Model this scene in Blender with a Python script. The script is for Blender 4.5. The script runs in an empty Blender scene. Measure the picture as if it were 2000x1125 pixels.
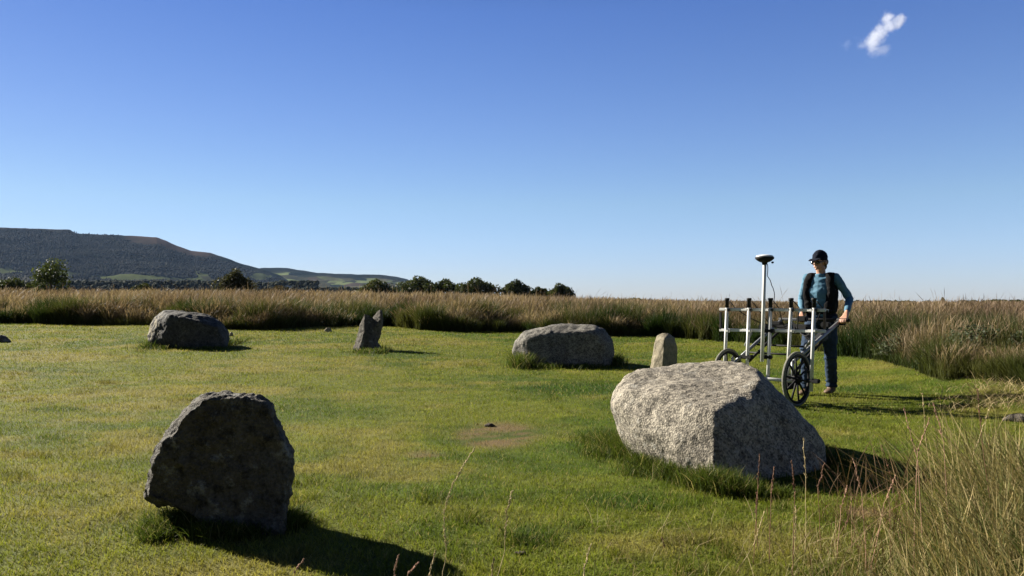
import bpy, bmesh, math, random
import numpy as np
from mathutils import Vector, Matrix, noise as mnoise
PI = math.pi
random.seed(7); RNG = np.random.default_rng(11)
HAZE = 0.000029
scene = bpy.context.scene
COL = scene.collection

# ------------------------------------------------------------------ camera, world, sun, exposure
CAMH, FPX, HOR = 1.10, 1570.0, 588.0
cam_d = bpy.data.cameras.new('camera'); cam = bpy.data.objects.new('camera', cam_d); COL.objects.link(cam)
cam.location = (0, 0, CAMH)
cam.rotation_euler = (PI/2 + math.atan((HOR-562.5)/FPX), 0, 0)
cam_d.sensor_width = 36; cam_d.lens = 36*FPX/2000
cam_d.clip_start = 0.05; cam_d.clip_end = 20000
scene.camera = cam

SUN_EL, SUN_AZ = math.radians(27), math.radians(34)     # azimuth: degrees behind the picture plane, from the left
w = bpy.data.worlds.new("World"); scene.world = w; w.use_nodes = True
nt = w.node_tree; nt.nodes.clear()
sky = nt.nodes.new('ShaderNodeTexSky'); sky.sky_type = 'NISHITA'; sky.sun_disc = False
sky.sun_elevation = SUN_EL; sky.sun_rotation = -(PI/2 - SUN_AZ)
sky.altitude = 0; sky.air_density = 1.0; sky.dust_density = 0.1; sky.ozone_density = 3.5
hsv = nt.nodes.new('ShaderNodeHueSaturation'); hsv.inputs['Saturation'].default_value = 1.0; hsv.inputs['Hue'].default_value = 0.5
bg = nt.nodes.new('ShaderNodeBackground'); bg.inputs['Strength'].default_value = 0.055
wo = nt.nodes.new('ShaderNodeOutputWorld')
wtc = nt.nodes.new('ShaderNodeTexCoord'); wsx = nt.nodes.new('ShaderNodeSeparateXYZ'); wr = nt.nodes.new('ShaderNodeValToRGB'); wm = nt.nodes.new('ShaderNodeMix'); wm.data_type = 'RGBA'; wm.blend_type = 'MULTIPLY'; wm.inputs[0].default_value = 1
nt.links.new(wtc.outputs['Generated'], wsx.inputs[0]); nt.links.new(wsx.outputs['Z'], wr.inputs[0])
TINT = [(0.0, (.60, .66, .93)), (.043, (.63, .68, .94)), (.119, (.68, .72, .84)), (.211, (.60, .65, .86)), (.34, (.46, .555, .86)), (.45, (.24, .31, .50)), (1.0, (.08, .10, .16))]
wr.color_ramp.elements[0].position = TINT[0][0]; wr.color_ramp.elements[0].color = (*TINT[0][1], 1)
wr.color_ramp.elements[1].position = TINT[-1][0]; wr.color_ramp.elements[1].color = (*TINT[-1][1], 1)
for tp, tcx in TINT[1:-1]: e_ = wr.color_ramp.elements.new(tp); e_.color = (*tcx, 1)
wr2 = nt.nodes.new('ShaderNodeMapRange'); wr2.inputs['From Min'].default_value = -.6; wr2.inputs['From Max'].default_value = .6; wr2.inputs['To Min'].default_value = .73; wr2.inputs['To Max'].default_value = 1.05
wr3 = nt.nodes.new('ShaderNodeMapRange'); wr3.inputs['From Min'].default_value = -.9; wr3.inputs['From Max'].default_value = .5; wr3.inputs['To Min'].default_value = .36; wr3.inputs['To Max'].default_value = 1.0
wmul = nt.nodes.new('ShaderNodeMath'); wmul.operation = 'MULTIPLY'; nt.links.new(wsx.outputs['Y'], wr3.inputs['Value'])
nt.links.new(wsx.outputs['X'], wr2.inputs['Value']); nt.links.new(wr2.outputs[0], wmul.inputs[0]); nt.links.new(wr3.outputs[0], wmul.inputs[1]); nt.links.new(wmul.outputs[0], hsv.inputs['Value'])
nt.links.new(sky.outputs[0], hsv.inputs['Color']); nt.links.new(hsv.outputs[0], wm.inputs[6]); nt.links.new(wr.outputs[0], wm.inputs[7]); nt.links.new(wm.outputs[2], bg.inputs[0]); nt.links.new(bg.outputs[0], wo.inputs[0])
sl = bpy.data.lights.new('sun', 'SUN'); sl.energy = 5.0; sl.angle = math.radians(0.5); sl.color = (1.0, 0.93, 0.80)
so = bpy.data.objects.new('sun', sl); COL.objects.link(so)
sdir = Vector((math.cos(SUN_EL)*math.cos(SUN_AZ), -math.cos(SUN_EL)*math.sin(SUN_AZ), -math.sin(SUN_EL)))
so.rotation_euler = sdir.to_track_quat('-Z', 'Y').to_euler()
vs = scene.view_settings; vs.view_transform = 'Standard'; vs.look = 'None'; vs.exposure = 1.55; vs.gamma = 1.0
scene.render.engine = 'CYCLES'
try:
    scene.cycles.volume_bounces = 6; scene.cycles.max_bounces = 12; scene.cycles.volume_max_steps = 256; scene.cycles.transparent_max_bounces = 8
except Exception: pass

# ------------------------------------------------------------------ helpers
def sstep(a, b, x):
    t = np.clip((np.asarray(x, float)-a)/(b-a), 0, 1); return t*t*(3-2*t)
def vnoise(x, y, seed=0):
    x = np.asarray(x, float); y = np.asarray(y, float)
    xi = np.floor(x).astype(np.int64); yi = np.floor(y).astype(np.int64)
    fx = x-xi; fy = y-yi; fx = fx*fx*(3-2*fx); fy = fy*fy*(3-2*fy)
    def h(a, b):
        n = (a*374761393 + b*668265263 + seed*974634777) & 0xffffffff
        n = ((n ^ (n >> 13))*1274126177) & 0xffffffff
        return ((n ^ (n >> 16)) & 0xffff)/65535.0
    return (h(xi, yi)*(1-fx)+h(xi+1, yi)*fx)*(1-fy)+(h(xi, yi+1)*(1-fx)+h(xi+1, yi+1)*fx)*fy
def fbm(x, y, seed=0, octs=4):
    s = 0; a = 0.5; n = 0
    for i in range(octs):
        s = s+a*vnoise(x*2**i+17.3*i, y*2**i+9.1*i, seed+i); n += a; a *= 0.5
    return s/n
def tag(o, label=None, cat=None, group=None, kind=None):
    if label: o['label'] = label
    if cat: o['category'] = cat
    if group: o['group'] = group
    if kind: o['kind'] = kind
    return o
def empty(name, loc=(0, 0, 0), rz=0, **k):
    o = bpy.data.objects.new(name, None); COL.objects.link(o); o.location = loc; o.rotation_euler = (0, 0, rz)
    o.empty_display_size = 0.1
    return tag(o, **k)
def link(name, me, mat=None, parent=None, smooth=False, **k):
    o = bpy.data.objects.new(name, me); COL.objects.link(o)
    if mat: me.materials.clear(); me.materials.append(mat)
    if parent is not None: o.parent = parent
    if smooth: me.shade_smooth()
    return tag(o, **k)
def npmesh(name, V, quads=None, tris=None, col=None):
    me = bpy.data.meshes.new(name)
    nq = 0 if quads is None else len(quads); ntr = 0 if tris is None else len(tris)
    me.vertices.add(len(V)); me.vertices.foreach_set('co', np.asarray(V, np.float32).ravel())
    idx = []; tot = []
    if nq: idx.append(np.asarray(quads, np.int32).ravel()); tot.append(np.full(nq, 4, np.int32))
    if ntr: idx.append(np.asarray(tris, np.int32).ravel()); tot.append(np.full(ntr, 3, np.int32))
    idx = np.concatenate(idx); tot = np.concatenate(tot)
    me.loops.add(len(idx)); me.loops.foreach_set('vertex_index', idx)
    me.polygons.add(len(tot)); st = np.concatenate([[0], np.cumsum(tot)[:-1]]).astype(np.int32)
    me.polygons.foreach_set('loop_start', st); me.polygons.foreach_set('loop_total', tot)
    if col is not None:
        a = me.attributes.new('Col', 'FLOAT_COLOR', 'POINT')
        c = np.ones((len(V), 4), np.float32); c[:, :3] = col; a.data.foreach_set('color', c.ravel())
    me.update(calc_edges=True); me.validate()
    return me
def lerp(a, b, t): return a+(b-a)*t
def mixc(c0, c1, t):
    c0 = np.asarray(c0, float); c1 = np.asarray(c1, float); t = np.asarray(t, float)[..., None]
    return c0*(1-t)+c1*t

# materials
def new_mat(name):
    m = bpy.data.materials.new(name); m.use_nodes = True; n = m.node_tree.nodes
    return m, m.node_tree, n['Principled BSDF'], n['Material Output']
def plain(name, color, rough=0.6, metal=0.0, var=0.25, scale=30, bump=0.0, spec=0.4):
    m, t, p, o = new_mat(name)
    tc = t.nodes.new('ShaderNodeTexCoord'); nz = t.nodes.new('ShaderNodeTexNoise'); nz.inputs['Scale'].default_value = scale; nz.inputs['Detail'].default_value = 5
    cr = t.nodes.new('ShaderNodeValToRGB')
    cr.color_ramp.elements[0].position = 0.3; cr.color_ramp.elements[1].position = 0.7
    cr.color_ramp.elements[0].color = (*[c*(1-var) for c in color], 1); cr.color_ramp.elements[1].color = (*[min(1, c*(1+var)) for c in color], 1)
    t.links.new(tc.outputs['Object'], nz.inputs['Vector']); t.links.new(nz.outputs['Fac'], cr.inputs[0]); t.links.new(cr.outputs[0], p.inputs['Base Color'])
    p.inputs['Roughness'].default_value = rough; p.inputs['Metallic'].default_value = metal; p.inputs['Specular IOR Level'].default_value = spec
    if bump:
        b = t.nodes.new('ShaderNodeBump'); b.inputs['Strength'].default_value = bump; b.inputs['Distance'].default_value = 0.01
        t.links.new(nz.outputs['Fac'], b.inputs['Height']); t.links.new(b.outputs[0], p.inputs['Normal'])
    return m
def foliage(name, transl=0.35, rough=0.65, spec=0.08, tint=(1.0, 1.0, 0.7)):
    m, t, p, o = new_mat(name)
    at = t.nodes.new('ShaderNodeAttribute'); at.attribute_name = 'Col'
    p.inputs['Roughness'].default_value = rough; p.inputs['Specular IOR Level'].default_value = spec
    tr = t.nodes.new('ShaderNodeBsdfTranslucent'); mx = t.nodes.new('ShaderNodeMixShader'); mx.inputs[0].default_value = transl
    mu = t.nodes.new('ShaderNodeMix'); mu.data_type = 'RGBA'; mu.blend_type = 'MULTIPLY'; mu.inputs[0].default_value = 1
    mu.inputs[7].default_value = (*tint, 1)
    t.links.new(at.outputs['Color'], mu.inputs[6]); t.links.new(mu.outputs[2], tr.inputs['Color'])
    t.links.new(at.outputs['Color'], p.inputs['Base Color'])
    t.links.new(p.outputs[0], mx.inputs[1]); t.links.new(tr.outputs[0], mx.inputs[2]); t.links.new(mx.outputs[0], o.inputs['Surface'])
    return m

# ------------------------------------------------------------------ terrain
def G(x, y):
    x = np.asarray(x, float); y = np.asarray(y, float)
    side = sstep(-0.45, 0.35, x/np.maximum(y, 3))          # 0 left, 1 right
    z = sstep(9, 25, y)*lerp(0.42, 0.26, side)+sstep(24, 70, y)*lerp(0.78, 0.10, side)
    z = z+sstep(4.0, 6.6, x)*sstep(5.5, 8, y)*(1-sstep(16, 26, y))*0.20
    z = z+0.05*(fbm(x*0.35+3, y*0.35+8, 5)-0.5)*sstep(2, 6, y)
    z = z+0.018*(fbm(x*1.3, y*1.3, 9)-0.5)
    z = z-(y > 95)*sstep(95, 420, y)*9.0
    return z
def ray_ground(px, py):
    k = (HOR-py)/FPX
    y = 1.5
    while y < 400:
        x = (px-1000)/FPX*y
        if CAMH+k*y <= float(G(x, y)): break
        y += 0.03 if y < 40 else .5
    return Vector(((px-1000)/FPX*y, y, float(G((px-1000)/FPX*y, y))))
def P(px, py, d): return Vector(((px-1000)/FPX*d, d, CAMH+(HOR-py)/FPX*d))
def gz(x, y): return float(G(x, y))

# edge where the mown lawn meets the tall moor grass
EDGE = [(-400, 628), (0, 633), (280, 636), (440, 644), (500, 645), (640, 640), (700, 637), (760, 637), (820, 645), (900, 649), (1010, 649),
        (1100, 655), (1195, 656), (1290, 658), (1400, 668), (1560, 680), (1640, 698), (1720, 708), (1770, 722), (1840, 746), (1900, 740), (1990, 752), (2150, 790), (2400, 850)]
EX = np.array([e[0] for e in EDGE], float); ED = np.array([ray_ground(*e).y for e in EDGE])
def edge_d(x, y):
    px = 1000+FPX*x/np.maximum(y, .5)
    return np.interp(px, EX, ED)
def fieldness(x, y):
    e = edge_d(x, y)*(1+0.05*(fbm(x*1.1, y*1.1, 31)-0.5)+0.03*(vnoise(x*4, y*4, 33)-.5))
    return y-e       # > 0 : tall grass
# ground spots seen in the photo: (centre, radii, kind)
def spot(px, py, rpx, rpy):
    a = ray_ground(px, py); b = ray_ground(px, py+rpy); c = ray_ground(px, py-rpy)
    return a.x, (b.y+c.y)/2, rpx/FPX*a.y, max(.05, abs(c.y-b.y)/2)
BARE = [spot(970, 850, 85, 28), spot(830, 888, 40, 8), spot(1690, 1003, 55, 12), spot(520, 855, 20, 4)]
STRAW = [spot(1700, 720, 50, 7), spot(1960, 765, 60, 14), spot(1300, 1060, 150, 30), spot(1500, 1060, 170, 45), spot(100, 950, 130, 30), spot(180, 1040, 90, 30), spot(230, 860, 120, 22),
         spot(620, 720, 150, 10), spot(480, 710, 120, 8), spot(160, 700, 170, 8), spot(800, 668, 110, 8), spot(1270, 870, 60, 12), spot(1620, 850, 90, 10),
         spot(1000, 750, 100, 6), spot(300, 980, 60, 20)]
LUSH = [spot(1190, 860, 60, 25), spot(340, 1040, 60, 18), spot(1040, 1050, 60, 25), spot(110, 800, 60, 6), spot(1450, 935, 120, 22), spot(310, 672, 25, 6), spot(1150, 760, 160, 14),
        spot(1000, 640, 30, 3), spot(1700, 760, 90, 10), spot(1250, 980, 140, 20)]
def sp(x, y, L):
    m = 0
    for cx, cy, rx, ry in L:
        q = ((x-cx)/rx)**2+((y-cy)/ry)**2
        m = np.maximum(m, 1-sstep(0.3, 1.3, q))
    return m
C_GREEN = np.array((0.070, 0.115, 0.010)); C_LIME = np.array((0.150, 0.172, 0.020)); C_YEL = np.array((0.23, 0.205, 0.052)); C_BROWN = np.array((0.20, 0.135, 0.065)); C_LUSH = np.array((0.040, 0.085, 0.012))
def lawn_col(x, y):
    n1 = fbm(x*0.55, y*0.75, 1, 4); n2 = fbm(x*2.2, y*2.8, 2, 3); n3 = fbm(x*0.9+40, y*1.3, 3, 4); n4 = fbm(x*7, y*8, 4, 2); n5 = fbm(x*16, y*14, 6, 2)
    c = mixc(C_GREEN, C_LIME, sstep(0.30, 0.62, 0.6*n1+0.25*n2+0.15*n4))
    left = 1-sstep(-0.35, 0.10, x/np.maximum(y, 1))
    c = mixc(c, C_YEL, np.clip(sstep(0.50, 0.74, 0.6*n3+0.4*n2+0.10*left-.03)*0.75+0.14*left, 0, 1))
    s = sp(x, y, STRAW); c = mixc(c, C_YEL, 0.65*s*sstep(.3, .6, n2))
    c = mixc(c, C_LUSH, 0.75*sp(x, y, LUSH)*sstep(.2, .5, n2))
    c = c*(.62+.76*(.5*n5+.5*n4))[..., None]
    return mixc(c, C_BROWN, 0.95*sp(x, y, BARE)*sstep(.30, .50, n2*.35+n4*.3+n5*.35))

def grid_mesh(name, xs, ys, zf, colf):
    X, Y = np.meshgrid(xs, ys); Z = zf(X, Y)
    V = np.stack([X, Y, Z], -1).reshape(-1, 3); nx = len(xs); ny = len(ys)
    i = np.arange((ny-1)*nx).reshape(ny-1, nx)[:, :-1].ravel()
    q = np.stack([i, i+1, i+1+nx, i+nx], 1)
    return npmesh(name, V, q, None, colf(V[:, 0], V[:, 1]))
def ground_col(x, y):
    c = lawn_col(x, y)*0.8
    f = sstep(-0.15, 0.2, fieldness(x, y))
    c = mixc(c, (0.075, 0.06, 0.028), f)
    far = sstep(100, 300, y)
    return mixc(c, (0.10, 0.10, 0.035), far)
xs = np.concatenate([-np.geomspace(4500, 26, 26), np.arange(-25, 25.01, 0.12), np.geomspace(26, 4500, 26)])
ys = np.concatenate([[-400, -100, -30, -8, -3, 0, 1.5], np.arange(2, 27, 0.11), np.geomspace(27.5, 4500, 60)])
gm, t, p, o_ = new_mat('ground_soil_and_turf')
at = t.nodes.new('ShaderNodeAttribute'); at.attribute_name = 'Col'
tc = t.nodes.new('ShaderNodeTexCoord'); nz = t.nodes.new('ShaderNodeTexNoise'); nz.inputs['Scale'].default_value = 90; nz.inputs['Detail'].default_value = 6
mu = t.nodes.new('ShaderNodeMix'); mu.data_type = 'RGBA'; mu.blend_type = 'MULTIPLY'; mu.inputs[0].default_value = 1
cr = t.nodes.new('ShaderNodeValToRGB'); cr.color_ramp.elements[0].position = .3; cr.color_ramp.elements[0].color = (.45, .45, .45, 1); cr.color_ramp.elements[1].position = .75; cr.color_ramp.elements[1].color = (1.2, 1.2, 1.2, 1)
bp = t.nodes.new('ShaderNodeBump'); bp.inputs['Strength'].default_value = .6; bp.inputs['Distance'].default_value = .02
t.links.new(tc.outputs['Object'], nz.inputs['Vector']); t.links.new(nz.outputs['Fac'], cr.inputs[0]); t.links.new(at.outputs['Color'], mu.inputs[6]); t.links.new(cr.outputs[0], mu.inputs[7])
t.links.new(mu.outputs[2], p.inputs['Base Color']); t.links.new(nz.outputs['Fac'], bp.inputs['Height']); t.links.new(bp.outputs[0], p.inputs['Normal'])
p.inputs['Roughness'].default_value = .9; p.inputs['Specular IOR Level'].default_value = .1
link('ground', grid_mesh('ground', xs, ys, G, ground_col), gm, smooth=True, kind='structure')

# ------------------------------------------------------------------ strands (grass blades, stems)
def strands(name, B, H, W, phi, bend, c0, c1, tk, wk, mat, cpow=1.0, **k):
    N = len(B); L = len(tk)
    face = RNG.uniform(0, 2*PI, N)
    dx = np.cos(phi); dy = np.sin(phi); sx = np.cos(face); sy = np.sin(face)
    V = np.zeros((N, 2*L-1, 3), np.float32); C = np.zeros((N, 2*L-1, 3), np.float32)
    for i, (tt, ww) in enumerate(zip(tk, wk)):
        px = B[:, 0]+dx*bend*H*tt**1.8; py = B[:, 1]+dy*bend*H*tt**1.8
        pz = B[:, 2]+H*tt*(1-0.35*np.minimum(bend, 1.5)**2*tt*.6)
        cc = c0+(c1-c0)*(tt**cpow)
        if i < L-1:
            for s, j in ((-1, 2*i), (1, 2*i+1)):
                V[:, j, 0] = px+s*sx*W*ww*.5; V[:, j, 1] = py+s*sy*W*ww*.5; V[:, j, 2] = pz; C[:, j] = cc
        else:
            V[:, 2*i, 0] = px; V[:, 2*i, 1] = py; V[:, 2*i, 2] = pz; C[:, 2*i] = cc
    b = (np.arange(N)*(2*L-1))[:, None]
    quads = []
    for i in range(L-2): quads.append(b+np.array([2*i, 2*i+1, 2*i+3, 2*i+2])[None])
    quads = np.concatenate(quads) if quads else None
    tris = b+np.array([2*L-4, 2*L-3, 2*L-2])[None]
    me = npmesh(name, V.reshape(-1, 3), quads, tris, C.reshape(-1, 3))
    return link(name, me, mat, **k)
M_GRASS = foliage('short_grass_blades', 0.40)
M_TALL = foliage('moor_grass_blades', 0.30, rough=.6)
M_DRY = foliage('dry_stalks', 0.25, rough=.6)

# lawn: blades thin out and grow coarser with distance
rocks_foot = []
def scatter(n, d0, d1, pxa=-330, pxb=2330, p=1.0):
    u = RNG.uniform(0, 1, n)
    if p == 0: d = d0*(d1/d0)**u
    else: d = (d0**p+(d1**p-d0**p)*u)**(1/p)
    x = (RNG.uniform(pxa, pxb, n)-1000)/FPX*d
    return x, d
NL = 620000
x, y = scatter(NL, 2.6, 24, p=0.35)
keep = fieldness(x, y) < RNG.uniform(-.05, .25, NL)
bare = sp(x, y, BARE)
keep &= RNG.uniform(0, 1, NL) > bare*.72
x = x[keep]; y = y[keep]; N = len(x)
z = G(x, y)
lush = sp(x, y, LUSH)
hh = RNG.uniform(.012, .034, N)*(1+.9*lush*RNG.uniform(0, 1, N))*(.7+.7*fbm(x*1.6, y*1.6, 21))*(1+.25*sstep(8, 18, y))
ww = np.maximum(.0026, .00042*y)*RNG.uniform(.8, 1.7, N)
col = lawn_col(x, y)
rv = RNG.uniform(0, 1, N)
clump = sstep(.74, .86, vnoise(x*4.3, y*4.9, 91))*sstep(.45, .6, fbm(x*.7, y*.7, 92)); hh *= 1+1.0*clump
col = col*(RNG.uniform(.72, 1.5, N)*(1-.35*clump))[:, None]
strawb = (rv < .10+.10*sp(x, y, STRAW))
col[strawb] = np.array((.34, .29, .12))*RNG.uniform(.6, 1.1, (strawb.sum(), 1))
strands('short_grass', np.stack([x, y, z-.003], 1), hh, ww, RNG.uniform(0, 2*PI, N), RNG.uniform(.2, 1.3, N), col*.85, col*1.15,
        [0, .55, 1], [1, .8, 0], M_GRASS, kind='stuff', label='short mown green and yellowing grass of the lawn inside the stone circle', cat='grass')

# tall moor grass: green rush leaves below, brown flowering stems above
def field_points(n, dmax, p, off0=0.0, band=None):
    px = RNG.uniform(-420, 2420, n); e = np.interp(px, EX, ED)
    u = RNG.uniform(0, 1, n)
    d = e+(dmax-e)*u**p if band is None else e+band*u**p
    x = (px-1000)/FPX*d
    k = fieldness(x, d) > off0
    return x[k], d[k]
# green
x, y = field_points(240000, 60, 2.8)
N = len(x); cl = fbm(x*1.3, y*1.3, 41, 3); z = G(x, y)
f = fieldness(x, y)
H = (1-.12*sstep(.1, .4, x/y))*(.16+.72*sstep(.25, .75, cl)+RNG.uniform(-.08, .12, N))*(0.65+.35*sstep(0, .7, f))*(1-.35*sstep(2, 8, f))
W = np.maximum(.006, .00055*y)*RNG.uniform(.7, 1.4, N)
g = mixc((0.024, .044, .010), (.085, .090, .026), sstep(.3, .7, fbm(x*.8, y*.8, 43)))*RNG.uniform(.6, 1.3, N)[:, None]
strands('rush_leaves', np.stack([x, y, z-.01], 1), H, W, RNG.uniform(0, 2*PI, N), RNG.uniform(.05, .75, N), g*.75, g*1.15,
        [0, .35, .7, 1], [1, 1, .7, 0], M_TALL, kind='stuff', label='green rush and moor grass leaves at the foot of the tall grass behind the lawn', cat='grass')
# brown stems
x, y = field_points(300000, 95, 2.1, .25)
N = len(x); cl = fbm(x*.9+7, y*.9, 45, 3); z = G(x, y); f = fieldness(x, y)
H = (.34+.62*sstep(.2, .8, cl)+RNG.uniform(-.16, .18, N)+.16*(vnoise(x*2.5, y*2.5, 48)-.5)+.22*(vnoise(x*.45, y*.45, 50)-.5))*(0.62+.38*sstep(0, 2.0, f))
lone = RNG.uniform(0, 1, N) < .022
H *= 1-.22*sstep(-.1, .35, x/y)
H[lone] = np.maximum(H[lone], .6)*RNG.uniform(1.05, 1.5, lone.sum())
W = np.maximum(.005, .00050*y)*RNG.uniform(.6, 1.3, N); W[lone] *= .6
nb = sstep(.3, .7, fbm(x*.35, y*.25, 47))
tip = mixc((.150, .100, .075), (.265, .198, .130), nb)*(RNG.uniform(.5, 1.6, N)*(.5+1.0*fbm(x*2.0, y*1.2, 49)))[:, None]
lo = mixc((.07, .085, .025), (.17, .13, .055), RNG.uniform(0, 1, N))
strands('moor_grass', np.stack([x, y, z-.01], 1), H, W, RNG.normal(0.2, 1.7, N), RNG.uniform(.03, .85, N), lo*.85, tip,
        [0, .45, .72, .86, 1], [.7, .6, .5, 1.5, 0], M_TALL, cpow=1.2, kind='stuff', label='brown flowering moor grass covering the field behind the stone circle', cat='grass')

# ------------------------------------------------------------------ stones
def stone_mat(name, lo, hi, speck=1.0, scale=1.0, lichen=(.36, .36, .33), lich=.35, dark=.5, bump=.5):
    m, t, p, o = new_mat(name); L = t.links; nd = t.nodes
    tc = nd.new('ShaderNodeTexCoord')
    def nz(s, d=6, r=.6):
        n = nd.new('ShaderNodeTexNoise'); n.inputs['Scale'].default_value = s*scale; n.inputs['Detail'].default_value = d; n.inputs['Roughness'].default_value = r
        L.new(tc.outputs['Object'], n.inputs['Vector']); return n
    def ramp(src, a, b, ca, cb):
        c = nd.new('ShaderNodeValToRGB'); c.color_ramp.elements[0].position = a; c.color_ramp.elements[1].position = b
        c.color_ramp.elements[0].color = (*ca, 1); c.color_ramp.elements[1].color = (*cb, 1); L.new(src, c.inputs[0]); return c
    def mix(f, a, b, bt='MIX'):
        x = nd.new('ShaderNodeMix'); x.data_type = 'RGBA'; x.blend_type = bt
        if isinstance(f, float): x.inputs[0].default_value = f
        else: L.new(f, x.inputs[0])
        L.new(a, x.inputs[6]); L.new(b, x.inputs[7]); return x.outputs[2]
    big = nz(2.6, 10, .72); base = ramp(big.outputs['Fac'], .32, .68, lo, hi)
    vo = nd.new('ShaderNodeTexVoronoi'); vo.inputs['Scale'].default_value = 85*scale; L.new(tc.outputs['Object'], vo.inputs['Vector'])
    vs_ = nd.new('ShaderNodeSeparateColor'); L.new(vo.outputs['Color'], vs_.inputs[0])
    g = ramp(vs_.outputs[0], .15, .85, (1-.65*speck,)*3, (1+.35*speck,)*3)
    c = mix(1.0, base.outputs[0], g.outputs[0], 'MULTIPLY')
    li = nz(9, 8, .7); lr = ramp(li.outputs['Fac'], .56, .64, (0, 0, 0), (lich,)*3)
    lc = nd.new('ShaderNodeRGB'); lc.outputs[0].default_value = (*lichen, 1)
    c = mix(lr.outputs[0], c, lc.outputs[0])
    dk = nz(16, 6, .7); dr = ramp(dk.outputs['Fac'], .36, .5, (1-dark,)*3, (1, 1, 1)); c = mix(1.0, c, dr.outputs[0], 'MULTIPLY')
    L.new(c, p.inputs['Base Color']); p.inputs['Roughness'].default_value = .85; p.inputs['Specular IOR Level'].default_value = .25
    b1 = nd.new('ShaderNodeBump'); b1.inputs['Strength'].default_value = bump; b1.inputs['Distance'].default_value = .02; fn = nz(40, 8, .7); L.new(fn.outputs['Fac'], b1.inputs['Height'])
    b2 = nd.new('ShaderNodeBump'); b2.inputs['Strength'].default_value = bump; b2.inputs['Distance'].default_value = .008; L.new(vo.outputs['Distance'], b2.inputs['Height']); L.new(b1.outputs[0], b2.inputs['Normal'])
    L.new(b2.outputs[0], p.inputs['Normal'])
    return m
def stone(name, hulls, mat, voxel, amp, freq, smooth=3, fine=(.004, 18), ridges=0, seed=0, strata=0, **k):
    """hulls: lists of world points; each becomes a convex lump, fused into one skin"""
    bm = bmesh.new()
    allp = [p for h in hulls for p in h]
    cx = sum(p[0] for p in allp)/len(allp); cy = sum(p[1] for p in allp)/len(allp); cz = gz(cx, cy)
    org = Vector((cx, cy, cz))
    for h in hulls:
        b2 = bmesh.new(); vs_ = [b2.verts.new(Vector(p)-org) for p in h]
        r = bmesh.ops.convex_hull(b2, input=vs_)
        for v in [v for v in b2.verts if not v.link_faces]: b2.verts.remove(v)
        tmp = bpy.data.meshes.new('t'); b2.to_mesh(tmp); bm.from_mesh(tmp); b2.free()
    me = bpy.data.meshes.new('t'); bm.to_mesh(me); bm.free()
    ob = bpy.data.objects.new('t', me); COL.objects.link(ob)
    md = ob.modifiers.new('r', 'REMESH'); md.mode = 'VOXEL'; md.voxel_size = voxel
    md2 = ob.modifiers.new('s', 'SMOOTH'); md2.factor = .5; md2.iterations = smooth
    bpy.context.view_layer.update(); dg = bpy.context.evaluated_depsgraph_get()
    m2 = bpy.data.meshes.new_from_object(ob.evaluated_get(dg)); bpy.data.objects.remove(ob)
    n = len(m2.vertices); co = np.zeros(n*3); m2.vertices.foreach_get('co', co); co = co.reshape(-1, 3)
    no = np.zeros(n*3); m2.vertices.foreach_get('normal', no); no = no.reshape(-1, 3)
    off = Vector((seed*3.1, seed*1.7, seed*5.3))
    out = np.empty_like(co)
    for i in range(n):
        q = Vector(co[i])
        d = amp*(mnoise.fractal(q*freq+off, 1.0, 2.1, 4))
        d += fine[0]*mnoise.fractal(q*fine[1]+off, 0.8, 2.0, 3)
        if ridges: d += ridges*(mnoise.ridged_multi_fractal(q*freq*2.2+off, .9, 2.1, 4, 1.0, 2.0)-1.0)
        if strata: q2 = Vector((q.x*3+q.z*1.5, q.y*3, q.z*7-q.x*3)); d += strata*(abs(mnoise.fractal(q2+off, .9, 2.0, 3))-.3)
        out[i] = co[i]+no[i]*d
    m2.vertices.foreach_set('co', out.astype(np.float32).ravel()); m2.update()
    m2.name = name
    o = link(name, m2, mat, smooth=True, **k); o.location = org
    return o
GRAN = stone_mat('weathered_granite', (.18, .158, .125), (.37, .33, .265), speck=.85, lich=.45, lichen=(.42, .41, .37), dark=.55, bump=.55)
GRAN_D = stone_mat('dark_granite', (.10, .094, .082), (.25, .232, .20), speck=.8, lich=.35, lichen=(.34, .34, .31), dark=.55, scale=.8)
SAND = stone_mat('dark_sandstone', (.060, .050, .036), (.135, .125, .108), speck=.35, lich=.8, lichen=(.25, .245, .22), dark=.7, bump=.9)
SAND_M = stone_mat('brown_sandstone', (.055, .046, .034), (.145, .125, .10), speck=.3, lich=.7, lichen=(.27, .26, .22), dark=.7, bump=.6)
GRAN_B = stone_mat('blackish_granite', (.030, .029, .028), (.085, .080, .074), speck=.5, lich=.5, lichen=(.20, .20, .19), dark=.6, scale=.7)
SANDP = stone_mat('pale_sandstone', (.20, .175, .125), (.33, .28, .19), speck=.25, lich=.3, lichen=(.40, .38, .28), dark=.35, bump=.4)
def below(pts, d, dz=.12):      # buried copies of points
    return [Vector((p.x, d, gz(p.x, d)-dz)) for p in pts]

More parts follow.
